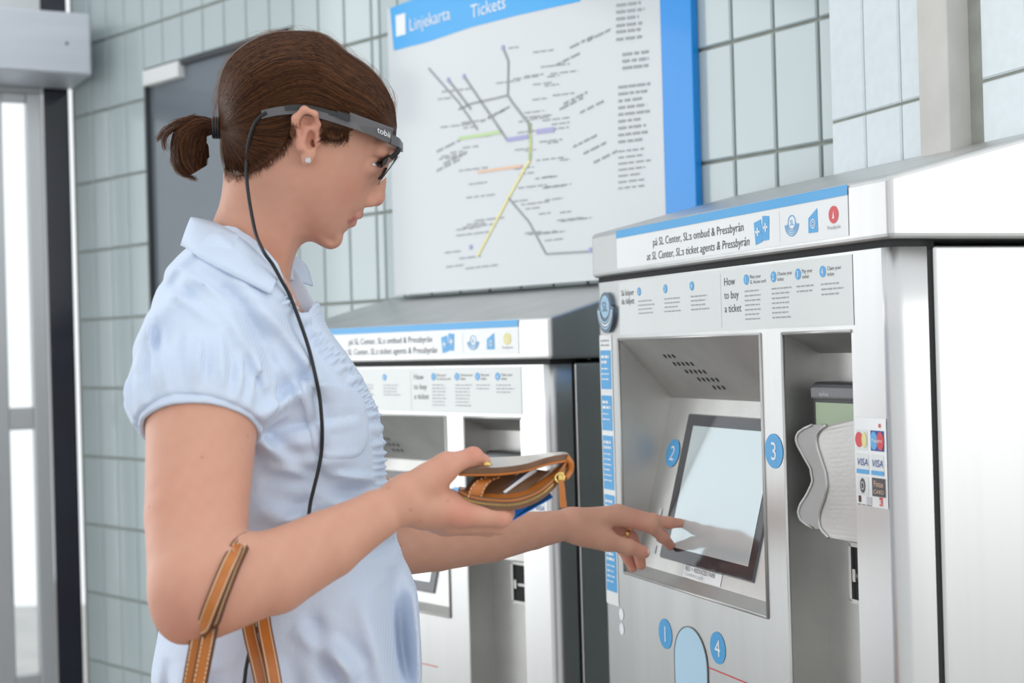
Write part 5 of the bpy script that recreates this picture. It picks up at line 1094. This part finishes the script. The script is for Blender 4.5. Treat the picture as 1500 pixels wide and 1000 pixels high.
panel = MB().poly([P(674, 724, 1.482), P(722, 727, 1.480), P(770, 719, 1.482), P(806, 690, 1.492), P(760, 684, 1.515), P(700, 694, 1.505)]); wb_(panel, 'card_panel', 'leather_brown')
# snap
m = MB(); q = P(714, 681, 1.470); m.tube([q, q+UP*.002, q+UP*.0035], [.0052, .0045, .002], 14); wb_(m, 'snap', 'brass', smooth=True)
# zip slider and leather pull
m = MB(); m.box((-1, -1, -1), (1, 1, 1), lambda a, b, c: P(822, 697, 1.482)+np.array([a*.0028, b*.003, c*.0042])); m.tube([P(820, 700, 1.478)+(np.array([math.cos(t_), 0, math.sin(t_)])*.0044) for t_ in np.linspace(0, 6.28, 15)], .0011, 6, cap=False); wb_(m, 'zip_slider', 'brass')
pu = cur([(822, 703, 1.477), (823, 716, 1.477), (824, 730, 1.477), (825.5, 743, 1.477)]); m = MB().ribbon(pu, [np.array([w_, 0, 0]) for w_ in np.interp(range(len(pu)), [0, 4, len(pu)-1], [.0022, .0030, .0036])], [np.array([0, -1., 0])]*len(pu), .0026); pul = wb_(m, 'zip_pull', 'leather')
# cards inside the wallet
lab = ['white bank card at the front of the wallet slots', 'dark plastic card second from the front in the wallet', 'white card in the middle of the wallet slots', 'red edged card behind the middle of the wallet slots', 'white card furthest back in the wallet slots']
for i in range(5):
    x_, y_ = 738-5.2*i, 721-1.9*i; d0 = 1.4815+.0035*i; d1_ = 1.492+.0035*i
    q = [P(x_-1.2, y_-1.2, d0), P(x_+2.6, y_+.8, d0), P(786-5.6*i, 688.5-.5*i, d1_), P(781-5.6*i, 686.5-.5*i, d1_)]
    c_ = MB().prism(q, np.array([.0012, .010, -.006])).build('bank_card', ['card_white', 'card_dark', 'card_white', 'card_red', 'card_white'][i]); tag(c_, lab[i], 'card', 'cards in the wallet')
q = [P(735, 752, 1.497), P(747, 765, 1.494), P(810, 729, 1.494), P(804, 721, 1.505), P(740, 738, 1.515)]
c_ = MB().prism(q, np.array([0, 0, .0011])).build('travel_card', 'card_blue', bevel=.0); tag(c_, 'blue plastic card held between fingers beneath the wallet', 'card')

# ------------------------------------------------------------------ handbag on the forearm
hbag = empty('handbag', (P(335, 1000, 1.42)[0], 1.44, .60)); tag(hbag, 'tan leather handbag hanging by stitched straps from the woman\'s forearm', 'handbag')
def hg(mb, name, mats, **k): return keep(mb.build(name, mats, None, **k), hbag)
bt_ = P(335, 1060, 1.44); zt_ = bt_[2]
m = MB(); pr = []
for z_, hw, hd in ((zt_, .150, .040), (zt_-.10, .165, .060), (zt_-.26, .170, .065), (zt_-.30, .160, .058)): pr.append([np.array([bt_[0]+sx_*hw, 1.44+sy_*hd, z_]) for sx_, sy_ in ((-1, -1), (1, -1), (1, 1), (-1, 1))])
m.add([q for r_ in pr for q in r_], [(4*i+k, 4*i+(k+1) % 4, 4*i+4+(k+1) % 4, 4*i+4+k) for i in range(3) for k in range(4)]+[(0, 3, 2, 1), (12, 13, 14, 15)]); hg(m, 'bag_body', 'leather', bevel=.012, seg=3)
def strap(path, hw, facing, name='strap'):
    pts = catmull([P(*q) for q in path], 8); n = len(pts); W_, N_ = [], []
    for i in range(n):
        t_ = nrm(pts[min(i+1, n-1)]-pts[max(i-1, 0)]); f_ = facing(i/(n-1)); f_ = nrm(f_-t_*(f_@t_)); N_.append(f_); W_.append(np.cross(t_, f_)*hw)
    o = hg(MB().ribbon(pts, W_, N_, .0036), name, 'leather'); ed_ = MB()
    for s_ in (1, -1): ed_.ribbon([p+w_*s_ for p, w_ in zip(pts, W_)], [w_*.06 for w_ in W_], N_, .0046)
    e_ = ed_.build('strap_edge', 'leather_edge'); e_.parent = o
    sm = MB(); pts2 = [];
    for i in range(n-1):
        for t0_ in (0, .33, .66): pts2.append((pts[i]*(1-t0_)+pts[i+1]*t0_, nrm(pts[i+1]-pts[i]), W_[i], N_[i]))
    for p, t_, w_, f_ in pts2:
        for s_ in (1, -1):
            q_ = p+w_*.72*s_+f_*.0019; sm.box((-1, -1, -1), (1, 1, 1), lambda a, b, c: q_+t_*a*.0014+nrm(w_)*b*.0004+f_*c*.0003)
    e_ = sm.build('strap_stitching', 'stitch'); e_.parent = o; tag(e_, kind='stuff')
fc = lambda u: np.array([-.15, -1., .25]) if u < .5 else np.array([.2, -1., .2])
def on_arm(x, y, off):
    q = hit(bv_arm, x, y, off); Y_f = q[1] if q is not None else None; return (x, y, Y_f)
def strap_path(front, back, hang0, off):
    f_ = [on_arm(x, y, off) for x, y in front]; f_ = [q for q in f_ if q[2] is not None]; return [(*hang0, f_[0][2]+.012)]+f_+back
strap(strap_path([(272, 1000), (290, 938), (300, 915), (310, 888), (322, 858), (333, 832), (343, 812)], [(352, 797, 1.388), (366, 791, 1.415), (376, 812, 1.462), (382, 860, 1.482), (386, 910, 1.480), (400, 985, 1.462), (414, 1075, 1.450)], (266, 1075), .0040), .0068, fc)
strap(strap_path([(290, 1000), (306, 930), (313, 905), (321, 880), (331, 853), (341, 828), (350, 808)], [(357, 797, 1.392), (366, 794, 1.420), (368, 815, 1.466), (364, 865, 1.488), (364, 914, 1.484), (381, 990, 1.468), (397, 1075, 1.458)], (278, 1075), .0034), .0066, fc)
